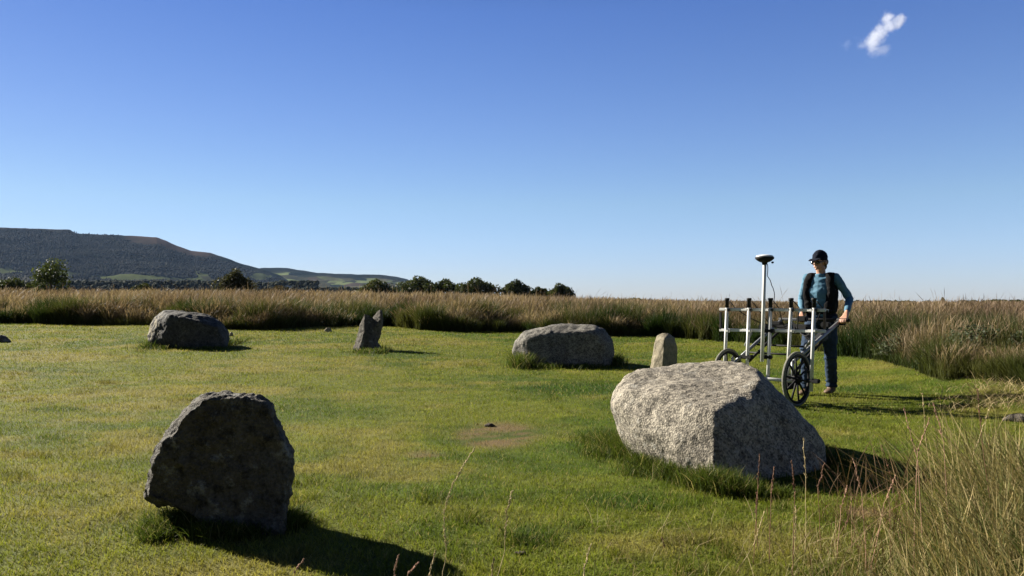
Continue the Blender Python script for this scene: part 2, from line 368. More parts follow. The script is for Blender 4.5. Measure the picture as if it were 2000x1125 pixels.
# large granite boulder, front right
bl = ray_ground(1250, 905).y
D = 5.05
big = [P(1186, 780, 6.05), P(1190, 808, 6.0), P(1203, 752, 6.15), P(1222, 735, 6.2), P(1250, 722, 6.25), P(1202, 835, 6.0), P(1222, 860, 5.95),
       P(1200, 785, 5.85), P(1225, 760, 5.85), P(1230, 820, 5.7), P(1290, 716, 6.35), P(1340, 711, 6.4), P(1395, 707, 6.35), P(1450, 708, 6.2), P(1478, 720, 6.0),
       P(1396, 806, 5.22), P(1404, 796, 5.28), P(1392, 890, 5.08), P(1290, 878, 5.48), P(1400, 930, 5.02), P(1300, 790, 5.62),
       P(1485, 742, 5.62), P(1500, 750, 5.75), P(1545, 797, 5.75), P(1586, 836, 5.7), P(1606, 862, 5.66), P(1612, 905, 5.6), P(1575, 925, 5.35), P(1500, 932, 5.18), P(1480, 780, 5.45),
       P(1300, 880, 6.6), P(1240, 840, 6.6), P(1450, 755, 6.8), P(1330, 755, 6.8), P(1560, 850, 6.3), P(1440, 890, 6.8), Vector((.90, 6.0, -.1)), Vector((1.3, 5.10, -.1)), Vector((2.05, 5.45, -.1)), Vector((2.05, 6.2, -.1)), Vector((1.2, 6.6, -.1))]
_o = Vector((0, 0, CAMH)); big = [_o+(Vector(q)-_o)*.943 if q.z > 0 else Vector((q.x*.943, q.y*.943, -.15)) for q in big]
stone('granite_boulder', [big], GRAN, .014, .034, 2.0, smooth=14, fine=(.006, 16), seed=3,
      label='large pale speckled granite boulder in front of the wheeled cart', cat='boulder')

# dark slab, front left: broad fan-shaped head on a narrower foot
D = 3.92; db = .13
prof = [(284, 955), (287, 975), (300, 980), (330, 988), (352, 1000), (372, 1020), (380, 1035), (545, 1035), (560, 995), (572, 955), (574, 905), (565, 870), (552, 835),
        (538, 812), (532, 790), (505, 778), (470, 768), (448, 766), (425, 774), (396, 772), (384, 788), (370, 800), (345, 822), (330, 845), (308, 875), (296, 905)]
def slab_pts(pr, d, th, shr=.93, cx=440, cy=900, tilt=0):
    out = []
    for (a, b) in pr:
        out.append(P(a, b, d)); out.append(P(cx+(a-cx)*shr, cy+(b-cy)*shr, d-th)); out.append(P(cx+(a-cx)*shr, cy+(b-cy)*shr, d+th))
    return out
head = [q for q in prof if q[1] <= 1000 and q[0] > 300]
h1 = slab_pts([(330, 845), (345, 822), (370, 798), (384, 786), (396, 772), (425, 772), (448, 766), (470, 768), (505, 776), (532, 790), (538, 812), (552, 835), (567, 870), (575, 905), (573, 955), (560, 1000), (415, 990), (376, 980)], D, .13)
h2 = slab_pts([(283, 955), (285, 972), (300, 980), (330, 984), (352, 992), (386, 1006), (460, 1020), (460, 860), (330, 845), (312, 872), (298, 905)], D, .10, .96)
h3 = slab_pts([(384, 1000), (400, 1025), (412, 1065), (552, 1065), (562, 990), (480, 900), (410, 930)], D, .13, .97)
stone('standing_slab', [h1, h2, h3], SAND, .008, .018, 4.5, smooth=2, fine=(.007, 22), ridges=.014, seed=5, strata=.012,
      label='dark fan-shaped slab standing on edge at the front left', cat='standing stone')

# far left boulder with a pale broken end
g = ray_ground(370, 681); D = g.y+.35; s = D
bo = [P(286, 655, D-.05), P(289, 640, D), P(300, 618, D+.05), P(318, 606, D+.1), P(328, 612, D-.28), P(322, 660, D-.38), P(290, 668, D-.1), P(305, 672, D-.2),
      P(360, 607, D+.15), P(400, 612, D+.15), P(430, 625, D+.15), P(446, 645, D+.15), P(449, 664, D+.1), P(440, 676, D-.15), P(370, 682, D-.35),
      P(330, 622, D-.35), P(380, 625, D-.35), P(425, 638, D-.25), P(330, 610, D+.5), P(420, 625, D+.5), P(300, 640, D+.45), P(445, 655, D+.5), P(340, 690, D-.3), P(440, 690, D), P(300, 685, D)]
fb = stone('fallen_boulder', [bo], GRAN_B, .02, .045, 1.6, smooth=6, fine=(.012, 8), seed=8,
      label='dark log-shaped boulder with a pale broken left end, far left of the circle', cat='boulder')

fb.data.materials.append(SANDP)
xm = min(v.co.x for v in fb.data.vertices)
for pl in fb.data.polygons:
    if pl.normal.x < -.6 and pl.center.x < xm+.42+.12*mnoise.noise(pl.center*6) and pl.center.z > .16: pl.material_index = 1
# cleft standing stone, centre left
g = ray_ground(720, 684); D = g.y+.12
c1 = [P(689, 685, D), P(695, 676, D), P(701, 655, D), P(704, 632, D), P(707, 622, D), P(711, 613, D), P(719, 614, D), P(730, 621, D), P(734, 650, D), P(736, 672, D), P(738, 684, D-.1),
      P(700, 692, D-.2), P(735, 692, D-.2), P(712, 640, D-.13), P(718, 660, D-.2), P(712, 640, D+.14), P(730, 655, D+.16), P(694, 692, D+.1), P(738, 692, D+.2)]
c2 = [P(725, 638, D+.06), P(727, 622, D+.1), P(735, 610, D+.1), P(743, 603, D+.1), P(747, 607, D+.1), P(749, 634, D+.1), P(745, 652, D+.05), P(737, 672, D), P(722, 672, D), P(731, 640, D-.10), P(744, 622, D-.05), P(738, 640, D+.25)]
c3 = [P(736, 668, D), P(744, 676, D), P(752, 690, D), P(725, 692, D), P(728, 670, D), P(740, 680, D+.2), P(735, 680, D-.15)]
stone('standing_stone', [c1, c2, c3], SAND_M, .011, .012, 3.5, smooth=2, fine=(.006, 12), ridges=.006, seed=12,
      label='narrow leaning upright stone with a notched top, centre left', cat='standing stone')

# rounded boulder in the middle of the far arc
g = ray_ground(1100, 716); D = g.y+.3
bo = [P(1001, 683, D), P(1003, 700, D-.05), P(1008, 665, D), P(1025, 648, D), P(1060, 638, D), P(1110, 632, D+.05), P(1160, 633, D+.05), P(1182, 642, D), P(1194, 662, D), P(1199, 690, D), P(1194, 712, D-.05),
      P(1030, 715, D-.3), P(1100, 719, D-.36), P(1180, 716, D-.3), P(1030, 662, D-.25), P(1080, 648, D-.26), P(1160, 648, D-.27), P(1185, 675, D-.27),
      P(1015, 690, D+.6), P(1060, 640, D+.5), P(1160, 640, D+.5), P(1185, 690, D+.6), P(1020, 725, D+.5), P(1190, 722, D+.5), P(1010, 722, D), P(1195, 722, D)]
stone('rounded_boulder', [bo], GRAN_D, .02, .035, 1.8, smooth=30, fine=(.01, 10), seed=15,
      label='long rounded grey granite boulder lying left of the small upright stone', cat='boulder')

# little pillar stone behind the big boulder
g = ray_ground(1300, 745); D = g.y+.12
bo = [P(1280, 662, D), P(1284, 655, D), P(1294, 650, D), P(1308, 651, D), P(1318, 658, D), P(1323, 680, D), P(1322, 705, D), P(1320, 745, D+.05),
      P(1278, 690, D), P(1274, 705, D), P(1270, 725, D), P(1262, 750, D), P(1298, 662, D-.17), P(1296, 690, D-.18), P(1292, 750, D-.2), P(1294, 655, D+.2), P(1315, 660, D+.2), P(1280, 750, D+.25), P(1322, 750, D+.2)]
stone('pillar_stone', [bo], SANDP, .012, .010, 4.0, smooth=2, fine=(.005, 14), seed=18,
      label='small upright sandstone block behind the big boulder, sunlit on its left', cat='standing stone')

# small loose stones and clods
def pebble(name, px, py, wpx, hpx, mat, seed, **k):
    g = ray_ground(px, py); r = wpx/2/FPX*g.y; h = hpx/FPX*g.y
    pts = []
    rr = random.Random(seed)
    for i in range(26):
        a = rr.uniform(0, 2*PI); e = rr.uniform(-.3, 1)
        pts.append(Vector((g.x+math.cos(a)*r*math.cos(e*1.4), g.y+math.sin(a)*r*.8*math.cos(e*1.4), g.z+h*max(-.5, math.sin(e*1.5)))))
    return stone(name, [pts], mat, max(.006, r/9), r*.12, 2/r, smooth=1, fine=(r*.05, 8/r*.5), seed=seed, **k)
pebble('small_stone', 641, 648, 16, 8, SANDP, 31, label='small stone lying on the far lawn between the two left stones', cat='stone')
pebble('small_stone', 1, 668, 44, 13, SAND, 32, label='dark low stone cut off by the left edge of the lawn', cat='stone')
pebble('small_stone', 1996, 820, 90, 12, SAND_M, 33, label='low pale stone in the grass at the right edge', cat='stone')
SOIL = plain('dark_soil', (.045, .032, .022), .95, var=.5, scale=40, bump=.8)
pebble('soil_clod', 957, 832, 24, 6, SOIL, 34, label='small dark clod of soil on the bare patch in mid lawn', cat='soil clod')
pebble('soil_clod', 1016, 1080, 26, 7, SOIL, 35, label='small dark clod of soil in front, right of the tall stalks', cat='soil clod')
pebble('small_stone', 452, 657, 9, 9, SANDP, 36, label='little pale stone at the right end of the log-shaped boulder', cat='stone')

# ------------------------------------------------------------------ long grass round the stones
def tufts(spec, seed):
    r = np.random.default_rng(seed); X = []; Y = []; HH = []
    for (px, py, spx, spy, h, n) in spec:
        a = ray_ground(px, py)
        sy_ = spy*a.y*a.y/(FPX*1.1)
        X.append(a.x+r.normal(0, spx/FPX*a.y*.5, n)); Y.append(a.y+r.normal(0, sy_*.5, n)); HH.append(np.full(n, h)*r.uniform(.5, 1.15, n))
    return np.concatenate(X), np.concatenate(Y), np.concatenate(HH)
spec = [(1165, 862, 40, 10, .08, 800), (1205, 878, 40, 10, .17, 1500), (1235, 892, 30, 12, .19, 1300), (1180, 885, 50, 14, .09, 1100), (1265, 912, 40, 10, .13, 1200), (1310, 932, 40, 8, .12, 1000), (1350, 945, 40, 8, .10, 900),
        (1390, 958, 40, 8, .16, 1300), (1430, 965, 40, 8, .12, 1000), (1475, 968, 35, 8, .09, 600), (1530, 965, 40, 10, .06, 500), (1240, 925, 30, 10, .06, 500), (1630, 905, 30, 12, .09, 500), (1600, 900, 20, 10, .12, 500),
        (330, 1036, 45, 14, .10, 1200), (375, 1026, 40, 12, .12, 1400), (420, 1045, 50, 12, .09, 1100), (480, 1045, 50, 12, .08, 1000), (560, 1030, 35, 12, .10, 1000), (585, 1020, 20, 12, .09, 500), (310, 1055, 30, 8, .07, 500),
        (300, 678, 20, 3, .18, 500), (330, 680, 20, 3, .12, 400), (400, 682, 60, 2, .08, 500), (455, 672, 16, 4, .15, 300),
        (1018, 716, 22, 4, .26, 900), (1060, 718, 40, 3, .10, 500), (1140, 718, 50, 3, .10, 500), (1205, 712, 14, 4, .2, 400),
        (715, 688, 26, 3, .10, 400), (745, 688, 14, 3, .12, 250), (1040, 1060, 60, 20, .035, 350)]
x, y, H = tufts(spec, 5); N = len(x); z = G(x, y)
g = mixc((.035, .065, .010), (.11, .135, .025), RNG.uniform(0, 1, N))*RNG.uniform(.6, 1.2, N)[:, None]
dr = RNG.uniform(0, 1, N) < .08; g[dr] = np.array((.28, .24, .11))
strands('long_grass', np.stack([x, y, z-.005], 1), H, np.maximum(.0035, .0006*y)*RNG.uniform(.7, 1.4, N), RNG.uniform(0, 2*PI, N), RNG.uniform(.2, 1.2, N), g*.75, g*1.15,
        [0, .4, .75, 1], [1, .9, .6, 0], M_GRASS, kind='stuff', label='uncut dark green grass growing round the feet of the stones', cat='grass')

# tall dry grass, near right
n = 15500
u = RNG.uniform(0, 1, n)
pxs = 1730+620*u**.85; d = RNG.uniform(2.25, 4.1, n)
x = (pxs-1000)/FPX*d; y = d
dens = sstep(1690, 1960, pxs-70*(d-3))*(.35+.65*sstep(.35, .6, fbm(x*3, y*3, 61)))
k = RNG.uniform(0, 1, n) < dens*1.0
x, y = x[k], y[k]; N = len(x)
H = (RNG.uniform(.20, .62, N))*(.55+.45*sstep(1.35, 2.1, x))
H *= (.75+.5*fbm(x*2, y*2, 63))
g = mixc((.10, .12, .035), (.44, .34, .17), np.clip(RNG.uniform(-.35, 1.4, N), 0, 1))*RNG.uniform(.6, 1.15, N)[:, None]
strands('tall_dry_grass', np.stack([x, y, G(x, y)-.01], 1), H, RNG.uniform(.0022, .0048, N), RNG.normal(PI*.8, 1.4, N), RNG.uniform(.05, 1.1, N), g*np.array((.6, .7, .5)), g,
        [0, .3, .6, .82, 1], [1, .9, .6, .8, 0], M_DRY, kind='stuff', label='tall straw coloured grass crowding the near right corner', cat='grass')
n = 15000
pxs = RNG.uniform(1150, 2300, n); d = RNG.uniform(2.6, 4.0, n); x = (pxs-1000)/FPX*d
k = RNG.uniform(0, 1, n) < .08+.75*sstep(1350, 1800, pxs)*(1-sstep(3.3, 4.0, d)); x = x[k]; y = d[k]; N = len(x)
g = mixc((.14, .16, .04), (.36, .28, .15), RNG.uniform(0, 1, N))
strands('straggling_grass', np.stack([x, y, G(x, y)-.01], 1), RNG.uniform(.04, .16, N), RNG.uniform(.0022, .004, N), RNG.uniform(0, 2*PI, N), RNG.uniform(.2, 1.6, N), g*.7, g,
        [0, .4, .75, 1], [1, .8, .6, 0], M_DRY, kind='stuff', label='loose straw coloured grass blades straggling over the near lawn', cat='grass')

n = 2600
pxs = RNG.uniform(1760, 2300, n); py_ = RNG.uniform(752, 792, n); d = 1.0*FPX/(py_-HOR)*np.ones(n); x = (pxs-1000)/FPX*d; y = d
k = RNG.uniform(0, 1, n) < sstep(1780, 1960, pxs); x, y = x[k], y[k]; N = len(x)
g = mixc((.26, .20, .10), (.50, .40, .22), RNG.uniform(0, 1, N))
strands('flattened_straw', np.stack([x, y, G(x, y)], 1), RNG.uniform(.06, .20, N), RNG.uniform(.004, .007, N), RNG.uniform(0, 2*PI, N), RNG.uniform(.8, 2.2, N), g*.8, g,
        [0, .4, .75, 1], [1, .9, .6, 0], M_DRY, kind='stuff', label='pale flattened straw lying along the grass edge at the right', cat='grass')
n = 240
pxs = np.concatenate([RNG.normal(1730, 60, n//2), RNG.uniform(1500, 2250, n-n//2)]); d = RNG.uniform(3.0, 4.4, n); x = (pxs-1000)/FPX*d; y = d
g = mixc((.08, .045, .03), (.26, .17, .09), RNG.uniform(0, 1, n))
strands('reddish_stems', np.stack([x, y, G(x, y)], 1), RNG.uniform(.12, .52, n)*(.4+.6*sstep(1450, 1760, pxs)), RNG.uniform(.0022, .0036, n), RNG.normal(PI*.5, 1.8, n), RNG.uniform(.1, 1.0, n), g*.8, g,
        [0, .3, .6, .8, 1], [1, .9, .6, 1.2, 0], M_DRY, kind='stuff', label='thin reddish brown stems tangled in front of the boulder shadow', cat='grass')
# single seed stalks that stand out
M_STRAW = plain('straw_stalk', (.42, .33, .17), .7, var=.35, scale=60); M_RUST = plain('rusty_stalk', (.17, .085, .05), .8, var=.4, scale=60); M_PINK = plain('pinkish_stalk', (.36, .21, .14), .8, var=.3, scale=60)
def tube_path(bm, pts, radii, seg=6):
    rings = []
    for i, p in enumerate(pts):
        p = Vector(p); a = Vector(pts[max(i-1, 0)]); b = Vector(pts[min(i+1, len(pts)-1)]); t_ = (b-a).normalized()
        u = t_.cross(Vector((0, 0, 1)) if abs(t_.z) < .9 else Vector((1, 0, 0))).normalized(); v = t_.cross(u).normalized()
        rings.append([bm.verts.new(p+(u*math.cos(2*PI*j/seg)+v*math.sin(2*PI*j/seg))*radii[i]) for j in range(seg)])
    for r0, r1 in zip(rings, rings[1:]):
        for j in range(seg): bm.faces.new((r0[j], r0[(j+1) % seg], r1[(j+1) % seg], r1[j]))
    for r_, f in ((rings[0], 1), (rings[-1], -1)):
        try: bm.faces.new(r_[::-1] if f > 0 else r_)
        except ValueError: pass
def bm_obj(name, bm, mat, parent=None, smooth=True, **k):
    bmesh.ops.recalc_face_normals(bm, faces=bm.faces); me = bpy.data.meshes.new(name); bm.to_mesh(me); bm.free()
    return link(name, me, mat, parent, smooth, **k)
def stalk(pts_px, d, mat, head, seed, label, group=None, r=.0016):
    rr = random.Random(seed); base = P(*pts_px[0], d); base.z = gz(base.x, base.y) if pts_px[0][1] >= 1120 else base.z
    if pts_px[0][1] < 1120:
        gg = ray_ground(*pts_px[0]); d = gg.y; base = gg
    pts = [base]+[P(a, b, d+rr.uniform(-.02, .02)) for a, b in pts_px[1:]]
    # densify
    dense = []
    for a, b in zip(pts, pts[1:]):
        for i in range(5): dense.append(a.lerp(b, i/5)+Vector((rr.gauss(0, .0012), rr.gauss(0, .0012), 0)))
    dense.append(pts[-1]); n = len(dense)
    root = empty('seed_stalk', base, label=label, cat='grass stalk', group=group)
    bm = bmesh.new(); tube_path(bm, [q-base for q in dense], [r*(1-.6*i/n) for i in range(n)], 5); bm_obj('stem', bm, mat, root)
    bm = bmesh.new(); st = int(n*(1-head)); tube_path(bm, [q-base for q in dense[st:]], [.0011]*(n-st), 4)
    for i in range(st, n):
        q = dense[i]-base; f = (i-st)/max(1, n-st)
        for k in range(7):
            ax = (dense[min(i+1, n-1)]-dense[max(i-1, 0)]).normalized()
            side = Vector((rr.gauss(0, 1), rr.gauss(0, 1), rr.gauss(0, .4))).normalized()
            L = rr.uniform(.006, .016)*(1.1-.6*f); dirv = (ax*1.1+side*.6).normalized(); qq = q+ax*rr.uniform(-.008, .008)
            tube_path(bm, [qq, qq+dirv*L*.5, qq+dirv*L], [.0005, .0019, .0003], 4)
    bm_obj('seed_head', bm, mat, root)
    return root
stalk([(858, 1140), (872, 1080), (868, 1000), (882, 950), (905, 910), (926, 876)], 3.0, M_STRAW, .75, 1, 'tallest pale straw stalk rising in front of the left slab\'s shadow')
stalk([(958, 1140), (985, 1080), (988, 1030), (992, 990), (1000, 960)], 2.95, M_STRAW, .6, 2, 'shorter branching straw stalk beside the dark soil clod')
stalk([(560, 1150), (578, 1115), (594, 1092)], 2.9, M_PINK, .75, 3, 'short pinkish seed head at the bottom edge, leftmost of the bottom ones')
stalk([(770, 1150), (772, 1110), (779, 1085)], 2.9, M_PINK, .75, 4, 'upright pinkish seed head at the bottom edge within the slab shadow')
stalk([(782, 1150), (798, 1120), (816, 1098)], 2.9, M_PINK, .75, 5, 'leaning pinkish seed head at the bottom edge within the slab shadow')
stalk([(830, 1150), (842, 1110), (850, 1078)], 2.9, M_STRAW, .7, 6, 'pale thin stalk at the foot of the tallest straw stalk')
stalk([(958, 1140), (962, 1110), (964, 1090)], 2.9, M_STRAW, .6, 7, 'small pale stalk at the bottom edge left of the branching one')
stalk([(1140, 1150), (1140, 1110), (1152, 1065)], 2.9, M_STRAW, .6, 8, 'thin straw stalk at the bottom edge, right of the soil clod')
A_ORD = [1, 0, 8, 15, 2, 5, 11, 3, 4, 6, 10]; B_ORD = [12, 7, 13, 14, 16, 19, 18, 17]
NTH = ['first', 'second', 'third', 'fourth', 'fifth', 'sixth', 'seventh', 'eighth', 'ninth', 'tenth', 'eleventh']
def dock_label(i):
    if i == 9: return 'lone dry stalk at the bottom edge below the granite boulder'
    if i == 11: return 'tallest of the thin dry stalks standing against the shaded face of the granite boulder'
    if i in A_ORD: return NTH[A_ORD.index(i)]+' from the left of the thin dry stalks before the granite boulder and its shadow'
    return NTH[B_ORD.index(i)]+' from the left of the thin dry stalks rising over the near right grass'
docks = [([(1470, 1040), (1478, 950), (1482, 890)], .55), ([(1478, 1050), (1474, 1000), (1476, 965)], .5), ([(1545, 1040), (1550, 960), (1545, 905)], .5), ([(1600, 1010), (1596, 950), (1608, 905)], .5),
         ([(1632, 1060), (1640, 990), (1652, 950)], .5), ([(1545, 1120), (1550, 1050), (1552, 990)], .5), ([(1625, 1100), (1650, 1020), (1662, 970)], .6), ([(1700, 1040), (1725, 980), (1745, 930)], .4),
         ([(1440, 1130), (1470, 1060), (1490, 1000)], .4), ([(1320, 1140), (1300, 1080), (1292, 1050)], .5), ([(1690, 1050), (1680, 960), (1665, 900)], .4), ([(1570, 1010), (1572, 950), (1568, 860)], .4),
         ([(1760, 1010), (1740, 940), (1720, 870)], .5), ([(1800, 1000), (1790, 900), (1765, 800)], .4), ([(1830, 1000), (1808, 880), (1800, 770)], .4), ([(1500, 1010), (1505, 960), (1510, 915)], .5),
         ([(1780, 960), (1790, 880), (1812, 820)], .5), ([(1870, 1000), (1900, 880), (1930, 800)], .4), ([(1940, 1000), (1915, 860), (1908, 765)], .35), ([(1850, 980), (1840, 860), (1822, 790)], .4)]
for i, (pp, hd) in enumerate(docks):
    top = [(a, b) for a, b in pp]
    dd = 3.35
    b0 = P(pp[0][0], 0, dd); by = HOR+(CAMH-gz(b0.x, dd))/dd*FPX
    pts_px = [(pp[0][0]+(pp[0][0]-pp[1][0])*.2, 1125)]+top[1:] if True else top
    stalk(pts_px, dd+.25*math.sin(i*2.3), [M_RUST, M_PINK, M_STRAW][(i*7) % 3 if i > 2 else 0], hd, 40+i,
          dock_label(i),
          group=None if i == 9 else ('dry stalks before the boulder' if i in (0, 1, 2, 3, 4, 5, 6, 8, 10, 11, 15) else 'dry stalks over the right corner grass'), r=.0017)
#PART2
# ------------------------------------------------------------------ hills
def angz(py, r): return CAMH+(HOR-py)/FPX*r
RA = [(-900, 470), (-400, 452), (-150, 446), (0, 443), (60, 446), (135, 448), (146, 455), (250, 460), (305, 463), (325, 470), (345, 479), (372, 489), (410, 493), (440, 503), (470, 514), (500, 522), (524, 530), (545, 537), (566, 549), (600, 566), (660, 584), (900, 594), (1400, 596), (2600, 596)]
RB = [(-900, 560), (300, 545), (450, 530), (515, 523), (560, 523), (590, 528), (620, 533), (680, 535), (740, 537), (775, 541), (797, 546), (806, 556), (850, 575), (950, 588), (1200, 594), (2600, 596)]
def hill(name, prof, r0, r1, yfoot, shape, colf, px0, px1):
    pxs_ = np.arange(px0, px1, 2.5); rr = np.linspace(0, 1.25, 150)
    PX, T = np.meshgrid(pxs_, rr)
    ridge = np.interp(PX, [a for a, b in prof], [b for a, b in prof])
    ridge = ridge+1.3*(fbm(PX/26, PX*0, 71, 3)-.5)*2
    Rr = r0+(r1-r0)*T
    f = np.interp(T, *shape)
    yy = yfoot+(np.minimum(ridge, yfoot+6)-yfoot)*f
    X = (PX-1000)/FPX*Rr; Z = angz(yy, Rr)
    Z = Z+(fbm(X/90, Rr/90, 72, 4)-.5)*26*sstep(.35, .6, T)*(1-sstep(.85, 1, T))*np.clip((yfoot-ridge)/60, 0, 1)
    back = T > 1; Z = np.where(back, angz(ridge, r1)-(T-1)*(r1-r0)*.5, Z)
    V = np.stack([X, Rr, Z], -1).reshape(-1, 3); nx = len(pxs_); ny = len(rr)
    i = np.arange((ny-1)*nx).reshape(ny-1, nx)[:, :-1].ravel()
    C = colf(PX, yy, T, ridge, X, Rr).reshape(-1, 3)
    return npmesh(name, V, np.stack([i, i+1, i+1+nx, i+nx], 1), None, C), (PX, yy, T, X, Rr, Z, ridge)
FOREST = np.array((.006, .010, .009)); HEATH = np.array((.070, .050, .040)); PAST = np.array((.075, .090, .042)); ROUGH = np.array((.050, .050, .032))
def cells(px, py, sx, sy, seed):
    v = vnoise(np.floor(px/sx+1.5*vnoise(px/60, py/9, seed+1))*7.7, np.floor(py/sy+1.2*vnoise(px/80, py/9, seed+2))*3.3, seed); return v
def colA(PX, yy, T, ridge, X, R_):
    n = fbm(PX/30, yy/7, 81, 4)
    c = mixc(FOREST, ROUGH, sstep(.6, .8, n)*.4)
    top = sstep(34, 10, (yy-ridge)+22*(fbm(PX/22, yy/8, 83)-.5)*1.6)*sstep(225, 275, PX)*(1-sstep(430, 520, PX)*.5)
    top = np.where(yy-ridge < 40, np.clip(1-(yy-ridge+16*(fbm(PX/22, yy/8, 83)-.5))/24, 0, 1)*sstep(225, 280, PX)*(1-sstep(385, 440, PX)), 0)
    c = mixc(c, HEATH, top)
    thin = np.clip(1-(yy-ridge)/2.5, 0, 1)*(1-sstep(120, 145, PX)); c = mixc(c, HEATH*.8, thin*.8)
    mid = sstep(.60, .70, fbm(PX/18, yy/5, 84))*(PX > 150); c = mixc(c, ROUGH*.6, .3*mid)
    bandy = 536+12*np.clip((PX-140)/230, -.6, 1.2)
    field = (1-sstep(3.0, 4.6, np.abs(yy-bandy-1.5)))*(PX < 390)*sstep(.25, .4, fbm(PX/25, yy/3, 85))
    field = np.maximum(field, (1-sstep(2, 3.5, np.abs(yy-543)))*(PX < 75))
    c = mixc(c, PAST*.9, field)
    low = (yy > 520+0.05*(PX-380))*(PX > 380); cv = cells(PX, yy, 26, 4.5, 86)
    c = mixc(c, np.where((cv > .62)[..., None], PAST, ROUGH), low*sstep(.45, .6, cv)*.8)
    return c*(.8+.4*fbm(PX/5, yy/2, 87))[..., None]
def colB(PX, yy, T, ridge, X, R_):
    cv = cells(PX, yy, 34, 4.2, 88); n = fbm(PX/30, yy/6, 89)
    c = mixc(FOREST*1.6, ROUGH*.9, sstep(.3, .5, cv)); c = mixc(c, PAST*1.5, sstep(.60, .66, cv)*(yy > ridge+8)); c = mixc(c, HEATH*1.1, sstep(.5, .62, n)*.6*(PX > 600))
    c = mixc(c, FOREST, np.clip(1-(yy-ridge-6)/5, 0, 1)*.9)
    return c*(.8+.4*fbm(PX/5, yy/2, 90))[..., None]
mh, t, p, o_ = new_mat('hillside'); at = t.nodes.new('ShaderNodeAttribute'); at.attribute_name = 'Col'; t.links.new(at.outputs['Color'], p.inputs['Base Color']); p.inputs['Roughness'].default_value = 1; p.inputs['Specular IOR Level'].default_value = 0
meA, dA = hill('hills', RA, 420, 2600, 590, ([0, .3, .55, .68, .85, 1, 1.3], [0, .16, .30, .38, .72, 1, 1]), colA, -900, 1300)
meB, dB = hill('hills', RB, 1600, 3300, 588, ([0, .3, .6, 1, 1.3], [0, .3, .62, 1, 1]), colB, 150, 1500)
link('hills', meA, mh, smooth=True, kind='structure'); link('hills', meB, mh, smooth=True, kind='structure')

# far woodland: rounded and pointed crowns, too many to count
def ico(sub=1):
    b = bmesh.new(); bmesh.ops.create_icosphere(b, subdivisions=sub, radius=1); b.verts.ensure_lookup_table()
    v = np.array([q.co[:] for q in b.verts]); f = np.array([[x.index for x in g_.verts] for g_ in b.faces]); b.free(); return v, f
IV1, IF1 = ico(1); IV2, IF2 = ico(2)
def blobs(name, Pn, R, HS, C, mat, cone=None, fine=False, **k):
    IV, IF = (IV2, IF2) if fine else (IV1, IF1)
    N = len(Pn); nv = len(IV)
    V = IV[None]*RNG.uniform(.6, 1.25, (N, nv, 1)); V = V*R[:, None, None]; V[..., 2] *= HS[:, None]
    if cone is not None:
        zz = (V[..., 2]/(R*HS)[:, None]+1)/2; sc = np.where(cone[:, None], np.clip(1.25-1.1*zz, .12, 1.2), 1); V[..., 0] *= sc; V[..., 1] *= sc
    V += Pn[:, None]
    F = (np.arange(N)*nv)[:, None, None]+IF[None]
    cc = (C[:, None]*RNG.uniform(.7, 1.3, (N, nv, 1)))
    return link(name, npmesh(name, V.reshape(-1, 3), None, F.reshape(-1, 3), cc.reshape(-1, 3)), mat, **k)
PXg, yyg, Tg, Xg, Rg, Zg, rg = dA
Cg = colA(PXg, yyg, Tg, rg, Xg, Rg)
ok = np.argwhere((Cg[..., 1] < .030) & (Cg[..., 0] < .028) & (Tg < .99) & (Tg > .38) & (PXg < 700) & (PXg > -500))
sel = ok[RNG.integers(0, len(ok), 42000)]
a, b = sel[:, 0], sel[:, 1]
Pn = np.stack([Xg[a, b]+RNG.normal(0, 5, len(a)), Rg[a, b]+RNG.normal(0, 5, len(a)), Zg[a, b]+1], 1)
R = RNG.uniform(2.2, 4.0, len(a))*(1+.5*(Tg[a, b] < .5)); con = (PXg[a, b] < 230) & (RNG.uniform(0, 1, len(a)) < .8) & (Tg[a, b] > .6)
C = mixc((.005, .008, .008), (.011, .015, .011), RNG.uniform(0, 1, len(a))**2)
keep = (rg[a, b]-yyg[a, b] < -3) | ((PXg[a, b] > 140) & (PXg[a, b] < 232))
keep &= ~((PXg[a, b] > 225) & (yyg[a, b]-rg[a, b] < 9))
M_WOOD = foliage('woodland_crowns', .1, rough=.9, spec=.05)
blobs('far_woodland', Pn[keep], R[keep], RNG.uniform(.9, 1.5, keep.sum())*np.where(con[keep], 1.35, 1), C[keep], M_WOOD, con[keep], kind='stuff', label='dark far-off woodland covering the slopes of the hill on the left', cat='woodland')
# hedges and scrub lines in the valley
def scrub(name, n, px0, px1, y0, y1, r0, r1, R0, R1, label, noise_s=40, th=.42):
    px = RNG.uniform(px0, px1, n); py = RNG.uniform(y0, y1, n); r = RNG.uniform(r0, r1, n)
    kk = fbm(px/noise_s, py/6, 95) > th; px, py, r = px[kk], py[kk], r[kk]
    Pn = np.stack([(px-1000)/FPX*r, r, angz(py, r)], 1); R = RNG.uniform(R0, R1, len(px))
    blobs(name, Pn, R, RNG.uniform(.5, .95, len(px)), mixc((.012, .020, .011), (.040, .044, .022), RNG.uniform(0, 1, len(px))**1.5), M_WOOD, None, True, kind='stuff', label=label, cat='woodland')
scrub('valley_woodland', 2600, 500, 800, 563, 574, 700, 1000, 1.0, 2.4, 'dark scrub in the valley below the far ridge', th=.30)
scrub('valley_woodland', 7500, -300, 620, 550, 574, 700, 1000, 1.0, 2.6, 'hedges and dark scrub in the valley between moor grass and hill', th=.30)
scrub('distant_treeline', 700, 1600, 2300, 589, 592, 500, 640, 1.0, 1.9, 'thin dark line of distant trees above the moor grass at the right', 30, .5)

